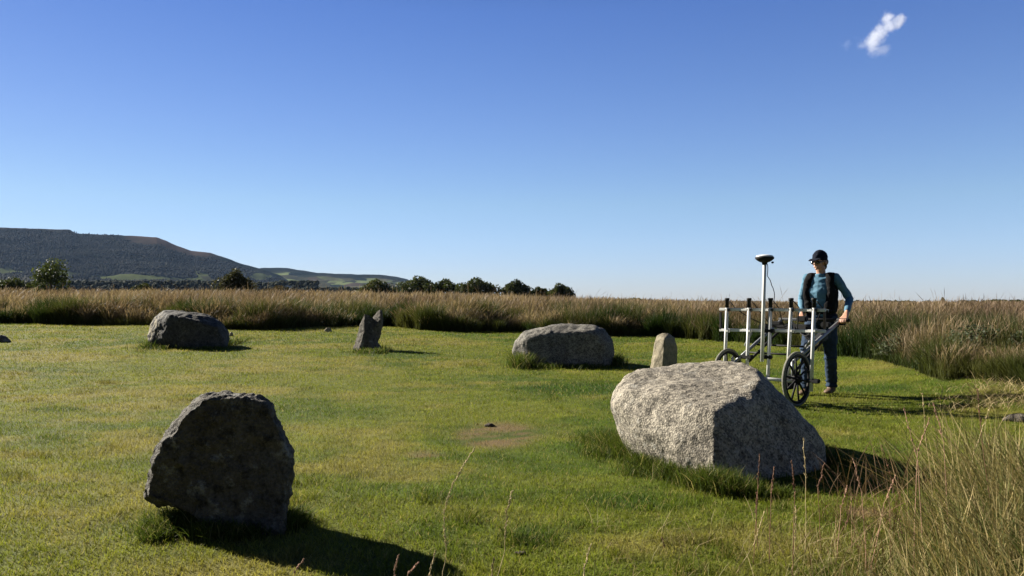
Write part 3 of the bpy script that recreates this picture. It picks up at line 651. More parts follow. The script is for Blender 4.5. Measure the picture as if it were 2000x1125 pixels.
# ------------------------------------------------------------------ trees beyond the moor
BARK = plain('bark', (.07, .055, .04), .9, bump=.5)
M_LEAF = foliage('tree_leaves', .30, rough=.5)
def tree(px, top, wpx, d, seed, label, c0=(.026, .040, .014), c1=(.075, .085, .028), nleaf=3600, lobes=8, loose=.0, group='trees beyond the moor grass', ls=None, thick=.14):
    rr = np.random.default_rng(seed); x0 = (px-1000)/FPX*d; zb = gz(x0, d)
    ztop = angz(top, d); w_ = wpx/FPX*d; h = (ztop-zb)*1.06+.1
    root = empty('broadleaf_tree' if h > 2.6 else 'thorn_bush', (x0, d, zb), label=label, cat='tree' if h > 2.6 else 'bush', group=group)
    cs = []
    for i in range(lobes):
        fx = -0.5+(i+.5)/lobes; e = math.sqrt(max(.1, 1-(2*fx)**2*.55))
        cs.append((fx*w_*.80+rr.normal(0, w_*.02), rr.normal(0, w_*.14), h*(.42+rr.uniform(-.08, .10)), w_*rr.uniform(.15, .22), h*.42*e*rr.uniform(.75, 1.0)))
        cs.append((fx*w_*.6, rr.normal(0, w_*.14), h*(.66*e+rr.uniform(-.05, .05)), w_*rr.uniform(.12, .19), h*rr.uniform(.20, .30)*e))
    cs.append((rr.normal(0, w_*.05), 0, h*.78, w_*.16, h*.22))
    cs = np.array(cs); pick = rr.integers(0, len(cs), nleaf)
    dirs = rr.normal(0, 1, (nleaf, 3)); dirs /= np.linalg.norm(dirs, axis=1)[:, None]
    rad = rr.uniform(.45, 1, nleaf)**.5*(1+loose*rr.uniform(0, 1, nleaf)**3)
    c = cs[pick]; Pn = np.stack([c[:, 0]+dirs[:, 0]*c[:, 3]*rad, c[:, 1]+dirs[:, 1]*c[:, 3]*rad, c[:, 2]+dirs[:, 2]*c[:, 4]*rad], 1)
    Pn[:, 2] = np.clip(Pn[:, 2], .1, h*1.03)
    s = rr.uniform(.10, .21, nleaf)*(np.clip(d/120, .6, 1.6) if ls is None else ls)
    u = rr.normal(0, 1, (nleaf, 3)); u /= np.linalg.norm(u, axis=1)[:, None]; v = np.cross(u, rr.normal(0, 1, (nleaf, 3))); v /= np.linalg.norm(v, axis=1)[:, None]
    V = np.stack([Pn-u*s[:, None], Pn+v*s[:, None]*.6, Pn+u*s[:, None], Pn-v*s[:, None]*.6], 1).reshape(-1, 3)
    q = np.arange(nleaf*4).reshape(-1, 4)
    lobec = rr.uniform(0, 1, len(cs))[pick]
    cc = mixc(c0, c1, np.clip(lobec*.6+rr.uniform(0, .5, nleaf), 0, 1)); cc = np.repeat(cc, 4, 0)
    link('crown', npmesh('crown', V, q, None, cc), M_LEAF, root)
    bm = bmesh.new(); tube_path(bm, [(0, 0, -.3), (.03, 0, h*.25), (-.04, .02, h*.5), (0, 0, h*.75)], [h*.045, h*.036, h*.022, h*.008], 8)
    for i in range(0, len(cs), 2):
        tube_path(bm, [(0, 0, h*rr.uniform(.12, .3)), (cs[i][0]*.5, cs[i][1]*.5, cs[i][2]*.75), (cs[i][0], cs[i][1], cs[i][2])], [h*.02, h*.013, h*.004], 5)
    bm_obj('trunk', bm, BARK, root)
tree(736, 549, 84, 118, 1, 'low rounded bush in front of the end of the hills, leftmost of the tree row')
tree(818, 542, 96, 122, 2, 'widest dark tree of the row, right of the end of the hills', nleaf=5200)
tree(872, 547, 74, 124, 3, 'dark tree leaning against the widest tree of the row')
tree(933, 545, 92, 120, 4, 'broad rounded tree in the middle of the tree row', nleaf=5200)
tree(1008, 549, 72, 121, 5, 'tree of the row with a small spike at the left of its crown', nleaf=4600)
tree(1055, 563, 56, 123, 6, 'lowest bush of the row, between the spiked tree and the last tree')
tree(1097, 557, 52, 119, 7, 'last tree at the right end of the tree row', nleaf=4600, loose=.3)
tree(459, 530, 72, 85, 8, 'dark brownish bush standing alone in front of the hill\'s lower slope', c0=(.030, .034, .014), c1=(.070, .068, .026), nleaf=5200, group=None, loose=.2)
tree(99, 514, 70, 62, 9, 'leafy green young tree with gaps in its crown at the far left', c0=(.020, .034, .010), c1=(.085, .105, .028), nleaf=2400, lobes=4, loose=.7, group=None)
tree(20, 545, 90, 75, 10, 'low dark bush at the left edge beside the leafy young tree', nleaf=3000, group=None)
tree(62, 553, 50, 77, 11, 'low bush at the foot of the leafy young tree', nleaf=1500, lobes=4, group=None)
tree(280, 556, 60, 95, 12, 'low scrubby bush between the leafy tree and the brownish bush', nleaf=1500, lobes=5, group=None)
tree(1237, 584, 92, 105, 13, 'low flat bush showing above the grass right of the tree row', nleaf=2500, group=None)
tree(545, 560, 70, 88, 14, 'low brownish scrub right of the brownish bush', c0=(.03, .03, .015), c1=(.08, .06, .03), nleaf=2200, group=None)
tree(1770, 589, 60, 100, 15, 'low bush on the skyline right of the person', nleaf=1500, group=None)
tree(1841, 583, 12, 140, 16, 'tiny pointed tree on the right skyline', nleaf=260, lobes=2, group=None)
tree(1955, 587, 110, 110, 17, 'low dark bushes on the skyline at the right edge', nleaf=3000, group=None)

for i, (px_, tp_, w_, d_, lb, n_) in enumerate(((1905, 655, 110, 11.0, 'grey-green leafy scrub at the edge of the tall grass, near the right edge', 2600), (1826, 690, 70, 10.9, 'small dark leafy scrub left of the bigger one at the grass edge', 1300),
        (1985, 668, 70, 10.6, 'leafy scrub cut off by the right edge of the picture', 1300), (1745, 668, 60, 12.2, 'low leafy scrub in the grass edge right of the person', 800))):
    tree(px_, tp_, w_, d_, 60+i, lb, c0=(.028, .040, .020), c1=(.12, .14, .085), nleaf=n_, lobes=4, loose=1.1, group=None, ls=.13)
# ------------------------------------------------------------------ hull-and-fuse modelling for the figure
def ell(c, r, rot=None):
    b = bmesh.new(); bmesh.ops.create_icosphere(b, subdivisions=2, radius=1)
    R_ = Matrix.Identity(3) if rot is None else rot
    rx, ry, rz = (r, r, r) if isinstance(r, (int, float)) else r
    o = [Vector(c)+R_@Vector((v.co.x*rx, v.co.y*ry, v.co.z*rz)) for v in b.verts]; b.free(); return o
def fuse(name, hulls, voxel, mat, parent=None, smooth=3, xf=None, fold=None, **k):
    bm = bmesh.new()
    for h in hulls:
        b2 = bmesh.new(); vs_ = [b2.verts.new(q if xf is None else xf(q)) for q in h]
        bmesh.ops.convex_hull(b2, input=vs_)
        for v in [v for v in b2.verts if not v.link_faces]: b2.verts.remove(v)
        tmp = bpy.data.meshes.new('t'); b2.to_mesh(tmp); bm.from_mesh(tmp); b2.free(); bpy.data.meshes.remove(tmp)
    me = bpy.data.meshes.new('t'); bm.to_mesh(me); bm.free(); ob = bpy.data.objects.new('t', me); COL.objects.link(ob)
    md = ob.modifiers.new('r', 'REMESH'); md.mode = 'VOXEL'; md.voxel_size = voxel
    md2 = ob.modifiers.new('s', 'SMOOTH'); md2.factor = .5; md2.iterations = smooth
    bpy.context.view_layer.update(); m2 = bpy.data.meshes.new_from_object(ob.evaluated_get(bpy.context.evaluated_depsgraph_get())); bpy.data.objects.remove(ob)
    m2.name = name
    if fold:
        am, fx_, fz_ = fold
        for v in m2.vertices:
            q = v.co; v.co = v.co+v.normal*am*(mnoise.fractal(Vector((q.x*fx_+q.z*6, q.y*fx_, q.z*fz_)), .8, 2, 3)+.6*(1-abs(mnoise.noise(Vector((q.x*fx_*.7-q.z*9, q.y*fx_*.7, q.z*fz_*.8+5))))*3))
    return link(name, m2, mat, parent, smooth=True, **k)
def chain(pts):     # [(pos, r), ...] -> hulls between consecutive ellipsoids
    e = [ell(c, r) for c, r in pts]; return [a+b for a, b in zip(e, e[1:])]

# ------------------------------------------------------------------ person
PX0, PY0, PROT = 3.66, 9.52, math.radians(-40)
PZ0 = gz(PX0, PY0)
def w2l(x, y, z):
    dx, dy = x-PX0, y-PY0; c, s = math.cos(-PROT), math.sin(-PROT)
    return Vector((dx*c-dy*s, dx*s+dy*c, z-PZ0))
HL = w2l(3.735, 9.06, .885); HR = w2l(3.39, 9.43, .885)       # grips on the cart's push bar
SKIN = plain('skin', (.46, .25, .17), .55, var=.12, scale=25); NAVY = plain('navy_cap', (.007, .009, .018), .9, var=.2, spec=.1); JEAN = plain('denim', (.026, .042, .072), .9, var=.35, spec=.1, scale=14, bump=.4)
BLUE = plain('blue_top', (.065, .165, .25), .8, var=.12, scale=9, bump=.3); VEST = plain('black_vest', (.007, .007, .008), .9, var=.3, spec=.1); LEATHER = plain('brown_boot', (.12, .075, .045), .7, var=.3)
LENS = plain('dark_lens', (.008, .008, .01), .15, spec=.8); HAIR = plain('brown_hair', (.05, .032, .02), .6, var=.4, scale=50)
person = empty('person', (PX0, PY0, PZ0), PROT, label='person in navy cap, sunglasses, black vest and blue top pushing the white wheeled cart', cat='person')
lh, rh = Vector(HL)+Vector((.0, .03, .015)), Vector(HR)+Vector((0, .03, .015))
shL, shR = Vector((.165, .01, 1.372)), Vector((-.165, .01, 1.372))
elL, elR = Vector((.292, .11, 1.13)), Vector((-.25, .06, 1.10))
wrL, wrR = lh.lerp(elL, .27)+Vector((.012, 0, .01)), rh.lerp(elR, .27)
hipL, hipR = Vector((.09, 0, .87)), Vector((-.09, 0, .87))
knL, knR = Vector((.10, .01, .48)), Vector((-.11, -.19, .48))
anL, anR = Vector((.07, .14, .09)), Vector((-.11, -.20, .09))
HC = Vector((0, -.015, 1.44)); HROT = Matrix.Rotation(math.radians(-13), 3, 'Z')@Matrix.Rotation(math.radians(6), 3, 'X')
def hp(x, y, z): return HC+HROT@Vector((x, y, z))
def hell(c, r): return ell(hp(*c), r, HROT)
def hand(w_, g_, side):
    """palm behind the bar, four fingers wrapped over it, thumb under"""
    hs = []; bar = (Vector(HL)-Vector(HR)).normalized(); fw = (g_-w_).normalized(); pc = w_.lerp(g_, .62)
    k1 = g_+Vector((0, 0, .012))
    hs.append(ell(w_, (.026, .024, .024))+ell(pc+bar*.022, (.016, .020, .016))+ell(pc-bar*.022, (.016, .020, .016)))
    hs.append(ell(pc+bar*.022, (.016, .020, .016))+ell(pc-bar*.022, (.016, .020, .016))+ell(k1+bar*.033, .011)+ell(k1-bar*.033, .011))
    up = Vector((0, 0, 1)); f2 = (fw-up*fw.dot(up)).normalized()
    for i, (o, L) in enumerate(((-.033, .92), (-.011, 1.05), (.011, 1.0), (.033, .8))):
        b0 = k1+bar*o*side; b1 = b0+f2*.034*L-up*.006; b2 = b1+f2*.010-up*.026*L; b3 = b2-f2*.018*L-up*.014
        hs += chain([(b0, .0095), (b1, .0090), (b2, .0085), (b3, .0075)])
    t0 = pc-bar*.030*side; hs += chain([(t0, .013), (t0+f2*.03-up*.018-bar*.016*side, .011), (t0+f2*.055-up*.03, .009)])
    return hs
body = []
body += chain([((0, 0, .90), (.135, .10, .09)), ((0, 0, 1.05), (.115, .085, .08)), ((0, -.01, 1.22), (.14, .10, .09)), ((0, .005, 1.35), (.13, .075, .05))])
body += chain([((0, .01, 1.37), (.06, .055, .03)), ((0, 0, 1.44), (.052, .055, .03)), (tuple(hp(0, .005, .06)), (.054, .06, .03))])
body += chain([(shL, .040), (elL, .034), (wrL, .025)])+chain([(shR, .040), (elR, .034), (wrR, .025)])
body += [ell((0, 0, 1.35), (.10, .06, .04))+ell(shL, .036), ell((0, 0, 1.35), (.10, .06, .04))+ell(shR, .036)]
body += chain([(hipL, .085), (knL, .055), (anL, .036)])+chain([(hipR, .085), (knR, .055), (anR, .036)])
for an, f in ((anL, -1), (anR, -1)): body += chain([(an, .036), (an+Vector((0, -.03, -.045)), (.035, .05, .03)), (an+Vector((0, -.13, -.06)), (.036, .04, .02))])
# head: skull, face, jaw, nose, brow, lips, chin, ears
body.append(hell((0, .012, .155), (.076, .092, .090))); body.append(hell((0, -.030, .135), (.062, .062, .070))+hell((0, -.052, .072), (.040, .036, .026)))
body.append(hell((0, -.088, .140), (.009, .008, .012))+hell((0, -.110, .104), (.013, .012, .010))); body.append(hell((0, -.092, .088), (.014, .010, .008)))
body.append(hell((-.025, -.086, .074), (.008, .008, .006))+hell((.025, -.086, .074), (.008, .008, .006))); body.append(hell((-.02, -.085, .066), (.008, .008, .006))+hell((.02, -.085, .066), (.008, .008, .006)))
body.append(hell((0, -.080, .046), (.020, .016, .014))); body.append(hell((-.035, -.082, .150), (.015, .010, .008))+hell((.035, -.082, .150), (.015, .010, .008)))
for s in (-1, 1): body.append(hell((s*.077, .008, .112), (.009, .018, .028))); body.append(hell((s*.04, -.07, .11), (.02, .02, .02)))
body += hand(wrL, Vector(HL), 1)+hand(wrR, Vector(HR), -1)
fuse('body', body, .0055, SKIN, person, 2)
# clothing
top = chain([((0, 0, .93), (.145, .11, .06)), ((0, -.005, 1.05), (.135, .105, .08)), ((0, -.02, 1.20), (.158, .118, .09)), ((0, 0, 1.34), (.145, .09, .05))])
top += [ell((-.06, -.080, 1.215), (.062, .042, .06))+ell((.06, -.080, 1.215), (.062, .042, .06))]
top += chain([((0, .01, 1.37), (.085, .07, .03)), ((0, .005, 1.415), (.066, .064, .014))])
top += [ell((0, 0, 1.34), (.13, .085, .055))+ell(shL, .055), ell((0, 0, 1.34), (.13, .085, .055))+ell(shR, .055)]
cufL, cufR = wrL.lerp(elL, .12), wrR.lerp(elR, .12)
for sh, el, cu in ((shL, elL, cufL), (shR, elR, cufR)):
    m1 = sh.lerp(el, .5); top += chain([(sh, .056), (m1, .053), (el, .046), (el.lerp(cu, .5), .041), (cu, .033)])
    top += [ell(el.lerp(cu, .25), (.048, .047, .03)), ell(sh.lerp(el, .75), (.054, .052, .03))]
fuse('jumper', top, .007, BLUE, person, 2, fold=(.0045, 9, 14))
jn = [ell((0, 0, .93), (.148, .112, .05))+ell((0, .01, .85), (.165, .12, .06))]
for hp_, kn, an in ((hipL, knL, anL), (hipR, knR, anR)):
    jn += chain([(hp_, (.098, .105, .1)), (hp_.lerp(kn, .5), (.086, .09, .08)), (kn, (.070, .074, .07)), (kn.lerp(an, .5), (.066, .070, .06)), (an+Vector((0, 0, .05)), (.060, .066, .03)), (an+Vector((0, -.01, .0)), (.062, .072, .022))])
    jn += [ell(kn+Vector((0, 0, -.05)), (.074, .076, .02)), ell(an+Vector((0, -.01, .06)), (.068, .074, .016)), ell(kn+Vector((0, .0, .06)), (.078, .082, .02))]
fuse('jeans', jn, .008, JEAN, person, 1, fold=(.009, 9, 13))
vt = [ell((-.12, .075, 1.36), .035)+ell((.12, .075, 1.36), .035)+ell((-.13, .09, .99), .03)+ell((.13, .09, .99), .03)+ell((0, .12, 1.2), .03)]
for s in (-1, 1):
    vt += chain([((s*.105, .06, 1.41), (.055, .035, .025)), ((s*.113, -.02, 1.412), (.054, .04, .024)), ((s*.125, -.075, 1.33), (.050, .030, .04)), ((s*.143, -.088, 1.21), (.042, .042, .05)), ((s*.125, -.085, 1.08), (.045, .035, .04)), ((s*.110, -.09, .98), (.058, .03, .03))])
    vt += [ell((s*.165, -.03, 1.22), (.02, .05, .05))+ell((s*.16, .06, 1.25), (.025, .03, .06))+ell((s*.155, .03, 1.0), (.025, .05, .04))+ell((s*.15, -.05, 1.0), (.025, .05, .04))]
    vt += [ell((s*.11, -.125, 1.05), (.04, .018, .045))]
vest = fuse('vest', vt, .008, VEST, person, 2, fold=(.006, 12, 12))
fuse('waist_belt', [ell((s*.1, 0, z_), (.065, .125, .03)) + ell((-s*.1, 0, z_), (.065, .125, .03)) for s, z_ in ((1, .985), (1, .96))]+[ell((-.02, -.14, .97), (.05, .025, .035))], .008, VEST, person, 2)
fuse('jacket_tails', [ell((s*.09, .02, .94), (.085, .125, .03))+ell((s*.10, .02, .80), (.095, .135, .03)) for s in (-1, 1)]+[ell((0, .05, .94), (.12, .1, .03))+ell((0, .06, .80), (.14, .1, .03))], .009, NAVY, person, 2)
cap = [hell((0, .012, .178), (.087, .102, .082)), hell((0, .012, .205), (.07, .085, .064))]
fuse('cap', cap+[hell((-.055, -.085, .163), (.018, .02, .006))+hell((.055, -.085, .163), (.018, .02, .006))+hell((-.035, -.150, .148), (.020, .016, .005))+hell((.035, -.150, .148), (.020, .016, .005)), hell((0, .012, .262), (.008, .008, .006))], .005, NAVY, person, 2)
fuse('hair', [hell((0, .060, .115), (.066, .052, .060)), hell((-.066, .03, .12), (.018, .04, .04)), hell((.066, .03, .12), (.018, .04, .04)), hell((0, .095, .07), (.03, .03, .05))], .006, HAIR, person, 1)
gl = [hell((s*.033, -.093, .122), (.029, .010, .020)) for s in (-1, 1)]+[hell((-.02, -.098, .128), (.01, .006, .005))+hell((.02, -.098, .128), (.01, .006, .005))]
for s in (-1, 1): gl.append(hell((s*.062, -.08, .128), (.005, .006, .006))+hell((s*.080, .0, .128), (.004, .006, .005)))
fuse('sunglasses', gl, .004, LENS, person, 1)
for an in (anL, anR):
    bt = chain([(an+Vector((0, .005, .03)), (.050, .058, .03)), (an+Vector((0, -.02, -.045)), (.046, .075, .038)), (an+Vector((0, -.14, -.058)), (.048, .050, .026))])
    fuse('boot', bt, .007, LEATHER, person, 2)

# ------------------------------------------------------------------ survey cart
WR, WL = Vector((2.96, 8.36, 0)), Vector((2.41, 8.98, 0))
WC = (WR+WL)/2; CZ = gz(WC.x, WC.y); WC.z = CZ
axd = (WR-WL).normalized(); back = Vector((.75, .66, 0)).normalized()
ALU = plain('white_tube', (.58, .58, .56), .45, var=.06, scale=12); SILV = plain('silver_tube', (.26, .27, .28), .45, metal=.5, var=.1); BLK = plain('black_plastic', (.010, .010, .011), .7, var=.3, spec=.25)
WOODB = plain('brown_batten', (.13, .085, .06), .7, var=.3); TYRE = plain('worn_tyre', (.15, .145, .12), .9, var=.25, scale=50, bump=.5); WHT = plain('white_cap', (.75, .76, .76), .4, var=.04); GRN = plain('grey_case', (.03, .032, .035), .7, var=.2)
cart = empty('survey_cart', WC, label='white tube frame survey cart on two spoked wheels with an antenna mast', cat='survey cart')
def cbar(name, pts, r, mat, parent=cart, seg=12, **k):
    bm = bmesh.new(); q = [Vector(p)-WC for p in pts]; tube_path(bm, q, [r]*len(q) if not isinstance(r, list) else r, seg)
    return bm_obj(name, bm, mat, parent, **k)
def cbox(name, a, b, w_, h_, mat, parent=cart):
    """bevelled square bar from a to b"""
    a = Vector(a)-WC; b = Vector(b)-WC; t_ = (b-a).normalized(); u = t_.cross(Vector((0, 0, 1)))
    u = (u if u.length > .1 else axd.copy()).normalized(); v = t_.cross(u).normalized()
    bm = bmesh.new(); vs_ = []
    for e in (a, b):
        for su, sv in ((-1, -1), (1, -1), (1, 1), (-1, 1)): vs_.append(bm.verts.new(e+u*su*w_/2+v*sv*h_/2))
    for f in ((0, 1, 2, 3), (7, 6, 5, 4), (0, 4, 5, 1), (1, 5, 6, 2), (2, 6, 7, 3), (3, 7, 4, 0)): bm.faces.new([vs_[i] for i in f])
    bmesh.ops.recalc_face_normals(bm, faces=bm.faces)
    bmesh.ops.bevel(bm, geom=bm.edges[:], offset=min(w_, h_)*.18, segments=2, affect='EDGES')
    return bm_obj(name, bm, mat, parent, smooth=False)
FL, FR = Vector((2.375, 9.06, 0)), Vector((3.185, 8.16, 0))
def on_frame(px):
    k_ = (px-1000)/FPX; t_ = (k_*FL.y-FL.x)/((FR.x-FL.x)-k_*(FR.y-FL.y)); return FL.lerp(FR, t_)
def zat(py, d): return CAMH+(HOR-py)/FPX*d
off = back*.036
A0, A1 = on_frame(1402), on_frame(1609)
for py0, py1 in ((604, 606), (644.5, 647)):
    a = A0+off; b = A1+off; a.z = zat(py0, a.y); b.z = zat(py1, b.y); cbox('frame_bar', a, b, .032, .032, ALU)
e0, e1 = A0+off, A1+off
for e, m_ in ((e0, BLK), (e1, WOODB)):
    p0, p1 = e.copy(), e.copy(); p0.z = zat(606, e.y)-.018; p1.z = zat(646, e.y)+.016; p0 += (A1-A0).normalized()*(.012 if e is e0 else -.012); p1 += (A1-A0).normalized()*(.012 if e is e0 else -.012); cbox('end_batten', p0, p1, .024, .024, m_)
# rear layer of the frame
a = A0+off+back*.16+(A1-A0)*.04; b = A1+off+back*.16-(A1-A0)*.04; a.z = zat(606, a.y); b.z = zat(606, b.y); cbox('rear_bar', a, b, .022, .022, SILV)
for e in (A0+(A1-A0)*.06, A1-(A1-A0)*.06):
    p0 = e+off*1.6; p1 = e+off+back*.15; p0.z = p1.z = zat(605, e.y); cbox('cross_tie', p0, p1, .02, .02, SILV)
poles = [(1420, 1414, 740), (1463, 1457, 760), (1505, 1498, 765), (1545, 1537, 742), (1590, 1583, 764)]
for pt, pb, yb in poles:
    q = on_frame(pt); ztop = zat(600, q.y); qb = on_frame(pb); zb = max(zat(yb, qb.y), gz(qb.x, qb.y)+.06)
    sp_ = cbar('sensor_tube', [(qb.x, qb.y, zb), (q.x, q.y, ztop)], .0185, ALU, seg=14)
    zt2 = zat(582, q.y)
    cbar('sensor_head', [(q.x, q.y, ztop-.005), (q.x, q.y, lerp(ztop, zt2, .7)), (q.x, q.y, lerp(ztop, zt2, .75)), (q.x, q.y, zt2)], [.021, .021, .027, .027], BLK, sp_)
    for yc in (605, 646):
        c0 = q+off*.25; zc = zat(yc, q.y); cbox('clamp', (c0.x, c0.y, zc-.02), (c0.x, c0.y, zc+.02), .050, .052, ALU if yc == 646 else GRN, sp_)
for px_, py_ in ((1459, 697), (1496, 697), (1501, 646), (1588, 744)):
    q = on_frame(px_)+off*.2; z_ = zat(py_, q.y); a = q-(A1-A0).normalized()*.075; b = q+(A1-A0).normalized()*.06; a.z = b.z = z_; cbox('black_clamp', a, b, .058, .045, BLK)
# antenna mast
q = on_frame(1491)-off*.9; qt = on_frame(1497)-off*.9
mast = cbar('antenna_mast', [(q.x, q.y, zat(706, q.y)), (qt.x, qt.y, zat(512, qt.y))], .019, ALU, seg=14)
T0 = Vector((qt.x, qt.y, zat(515, qt.y)))
def lathe(name, c, prof_, mat, parent, seg=32, axis=None):
    bm = bmesh.new(); ax = Vector((0, 0, 1)) if axis is None else axis; u = ax.orthogonal().normalized(); v = ax.cross(u)
    rings = [[bm.verts.new(c-WC+ax*z_+(u*math.cos(2*PI*j/seg)+v*math.sin(2*PI*j/seg))*r_) for j in range(seg)] for r_, z_ in prof_]
    for r0, r1 in zip(rings, rings[1:]):
        for j in range(seg): bm.faces.new((r0[j], r0[(j+1) % seg], r1[(j+1) % seg], r1[j]))
    bm.faces.new(rings[0][::-1]); bm.faces.new(rings[-1])
    return bm_obj(name, bm, mat, parent)
ant = lathe('antenna', T0, [(.026, -.01), (.030, .012), (.055, .020), (.080, .036), (.098, .052), (.100, .066), (.094, .074)], BLK, cart)
lathe('antenna_cover', T0, [(.092, .0745), (.088, .084), (.070, .092), (.040, .097), (.010, .099)], WHT, ant)
cbox('antenna_port', T0+Vector((.065, -.03, .012)), T0+Vector((.085, -.03, .012)), .03, .02, BLK, ant)
c_ = T0+Vector((.03, 0, -.005))
cbl = [c_, c_+Vector((.0, .0, -.12)), P(1504, 548, c_.y), P(1510, 562, c_.y), P(1513, 580, c_.y+.03), P(1511, 600, c_.y+.1), P(1516, 618, c_.y+.35)]
sm = []
for i in range(len(cbl)-1):
    for j in range(4): sm.append(Vector(cbl[i]).lerp(Vector(cbl[i+1]), j/4)+Vector((.004*math.sin(i*4+j), 0, 0)))
cbar('cable', sm+[cbl[-1]], .0042, BLK, seg=6)
# wheels
for Wc in (WR, WL):
    c = Wc.copy(); R_ = .287; c.z = gz(Wc.x, Wc.y)+R_
    u = axd.cross(Vector((0, 0, 1))).normalized(); v = Vector((0, 0, 1))
    hub = lathe('wheel', c-axd*.045, [(.02, -.01), (.034, 0), (.040, .02), (.040, .07), (.034, .09), (.016, .10)], BLK, cart, axis=axd, seg=20)
    def torus(name, R1, r1, r2, mat):
        bm = bmesh.new(); n1, n2 = 64, 14; g_ = []
        for i in range(n1):
            a = 2*PI*i/n1; d_ = u*math.cos(a)+v*math.sin(a)
            g_.append([bm.verts.new(c-WC+d_*(R1+r1*math.cos(2*PI*j/n2))+axd*r2*math.sin(2*PI*j/n2)) for j in range(n2)])
        for i in range(n1):
            for j in range(n2): bm.faces.new((g_[i][j], g_[(i+1) % n1][j], g_[(i+1) % n1][(j+1) % n2], g_[i][(j+1) % n2]))
        return bm_obj(name, bm, mat, hub)
    torus('tyre', R_-.017, .017, .019, TYRE); torus('rim', R_-.044, .016, .018, BLK)
    for i in range(10):
        a = 2*PI*(i+.3)/10; d_ = u*math.cos(a)+v*math.sin(a); bm = bmesh.new()
        tube_path(bm, [c-WC+d_*.030, c-WC+d_*.12, c-WC+d_*(R_-.042)], [.014, .0105, .011], 8); bm_obj('spoke', bm, BLK, hub)
axz = CZ+.287
cbar('axle', [(WL.x, WL.y, axz-.02), (WR.x, WR.y, axz-.02)], .019, ALU)
m_ = WR-axd*.10; cbox('encoder_box', (m_.x-.03, m_.y+.02, axz-.05), (m_.x+.07, m_.y+.08, axz-.045), .11, .13, BLK)
# push frame
HB_R, HB_L = Vector((3.735, 9.06, .885)), Vector((3.21, 9.66, .885))
def railpt(w_, t_, z0, z1, s): return w_+back*(s*t_)+Vector((0, 0, lerp(z0, z1, t_)))
ra0 = WR-axd*.05; rl0 = WL+axd*.06
hb = (HB_R-HB_L).normalized()
cbar('push_rail', [(ra0.x, ra0.y, CZ+.46), HB_R-hb*.05-Vector((0, 0, .02))], .021, SILV); cbar('push_rail', [(rl0.x-.0, rl0.y, CZ+.40), HB_L+hb*.02-Vector((0, 0, .02))], .019, SILV)
cbar('push_bar', [HB_L, HB_R+hb*.03], .017, BLK)
cbar('hand_grip', [HB_R-hb*.075, HB_R-hb*.06, HB_R+hb*.055, HB_R+hb*.07], [.018, .0235, .0235, .018], BLK)
cbox('grip_lever', HB_R-hb*.10-Vector((0, 0, .03)), HB_R+hb*.02-Vector((0, 0, .035)), .05, .05, BLK)
cbar('lower_strut', [(WR.x-.06, WR.y+.07, CZ+.30), HB_R-hb*.08-back*.22-Vector((0, 0, .17)), HB_R-hb*.08-Vector((0, 0, .04))], .015, BLK)
cbar('lower_strut', [(WL.x+.20, WL.y-.12, CZ+.44), HB_L+hb*.20-back*.40-Vector((0, 0, .16)), HB_L+hb*.20-back*.05-Vector((0, 0, .04))], .015, BLK)
for f_, z_, mt in ((.30, .52, BLK), (.52, .60, BLK), (.75, .74, BLK)):
    a = rl0+back*.95*f_; b = ra0+back*.95*f_; cbar('cross_member', [(a.x, a.y, CZ+z_), (b.x, b.y, CZ+z_)], .011, mt)
for w0 in (ra0, rl0): cbar('fork', [(w0.x, w0.y, CZ+.29), (w0.x, w0.y, CZ+.48)], .017, SILV)
# bars joining sensor frame and push frame
for w0, px_ in ((rl0, 1463), (ra0, 1590)):
    q = on_frame(px_)+off; cbar('carrier_bar', [(q.x, q.y, zat(646, q.y)-.025), (w0.x+back.x*.25, w0.y+back.y*.25, CZ+.60)], .014, SILV)
# logger, battery box and screen on the push frame
mid = (rl0+ra0)/2+back*.70
cbox('data_logger', (mid.x-.13, mid.y+.14, CZ+.80), (mid.x+.12, mid.y-.14, CZ+.80), .16, .075, BLK)
cbox('battery_box', (mid.x+.10, mid.y-.11, CZ+.71), (mid.x+.24, mid.y-.27, CZ+.71), .14, .10, GRN)
cbox('screen', (mid.x-.03, mid.y+.20, CZ+.885), (mid.x+.13, mid.y+.02, CZ+.885), .12, .018, GRN)
for i_, (pt, _b, _c) in enumerate(poles):
    q = on_frame(pt)+off*1.3; zt_ = zat(588, q.y); lp = [Vector((q.x, q.y, zt_)), Vector((q.x+.03, q.y-.01, zt_-.035)), Vector((q.x+.06, q.y, zat(601, q.y)))]
    n_ = 7
    for j_ in range(1, n_+1):
        f_ = j_/n_; e_ = Vector((mid.x-.02, mid.y, CZ+.86)); w_ = lp[2].lerp(e_, f_); w_.z -= .10*math.sin(PI*f_)*(1+.3*i_ % 2); lp.append(w_)
    cbar('sensor_lead', lp, .0055, BLK, seg=6)
for k_, (dx_, dy_, dz_, s_) in enumerate(((-.20, .20, .83, .09), (-.30, .33, .80, .07), (.02, -.02, .90, .08), (.20, -.26, .84, .07))):
    cbox('junction_box', (mid.x+dx_, mid.y+dy_, CZ+dz_), (mid.x+dx_+s_, mid.y+dy_-s_, CZ+dz_), s_, s_*.8, BLK)
sm = [Vector((mid.x-.25+.06*i, mid.y+.25-.05*i, CZ+.78-.05*math.sin(i*1.3)**2)) for i in range(9)]
cbar('loose_cable', sm, .006, BLK, seg=6)

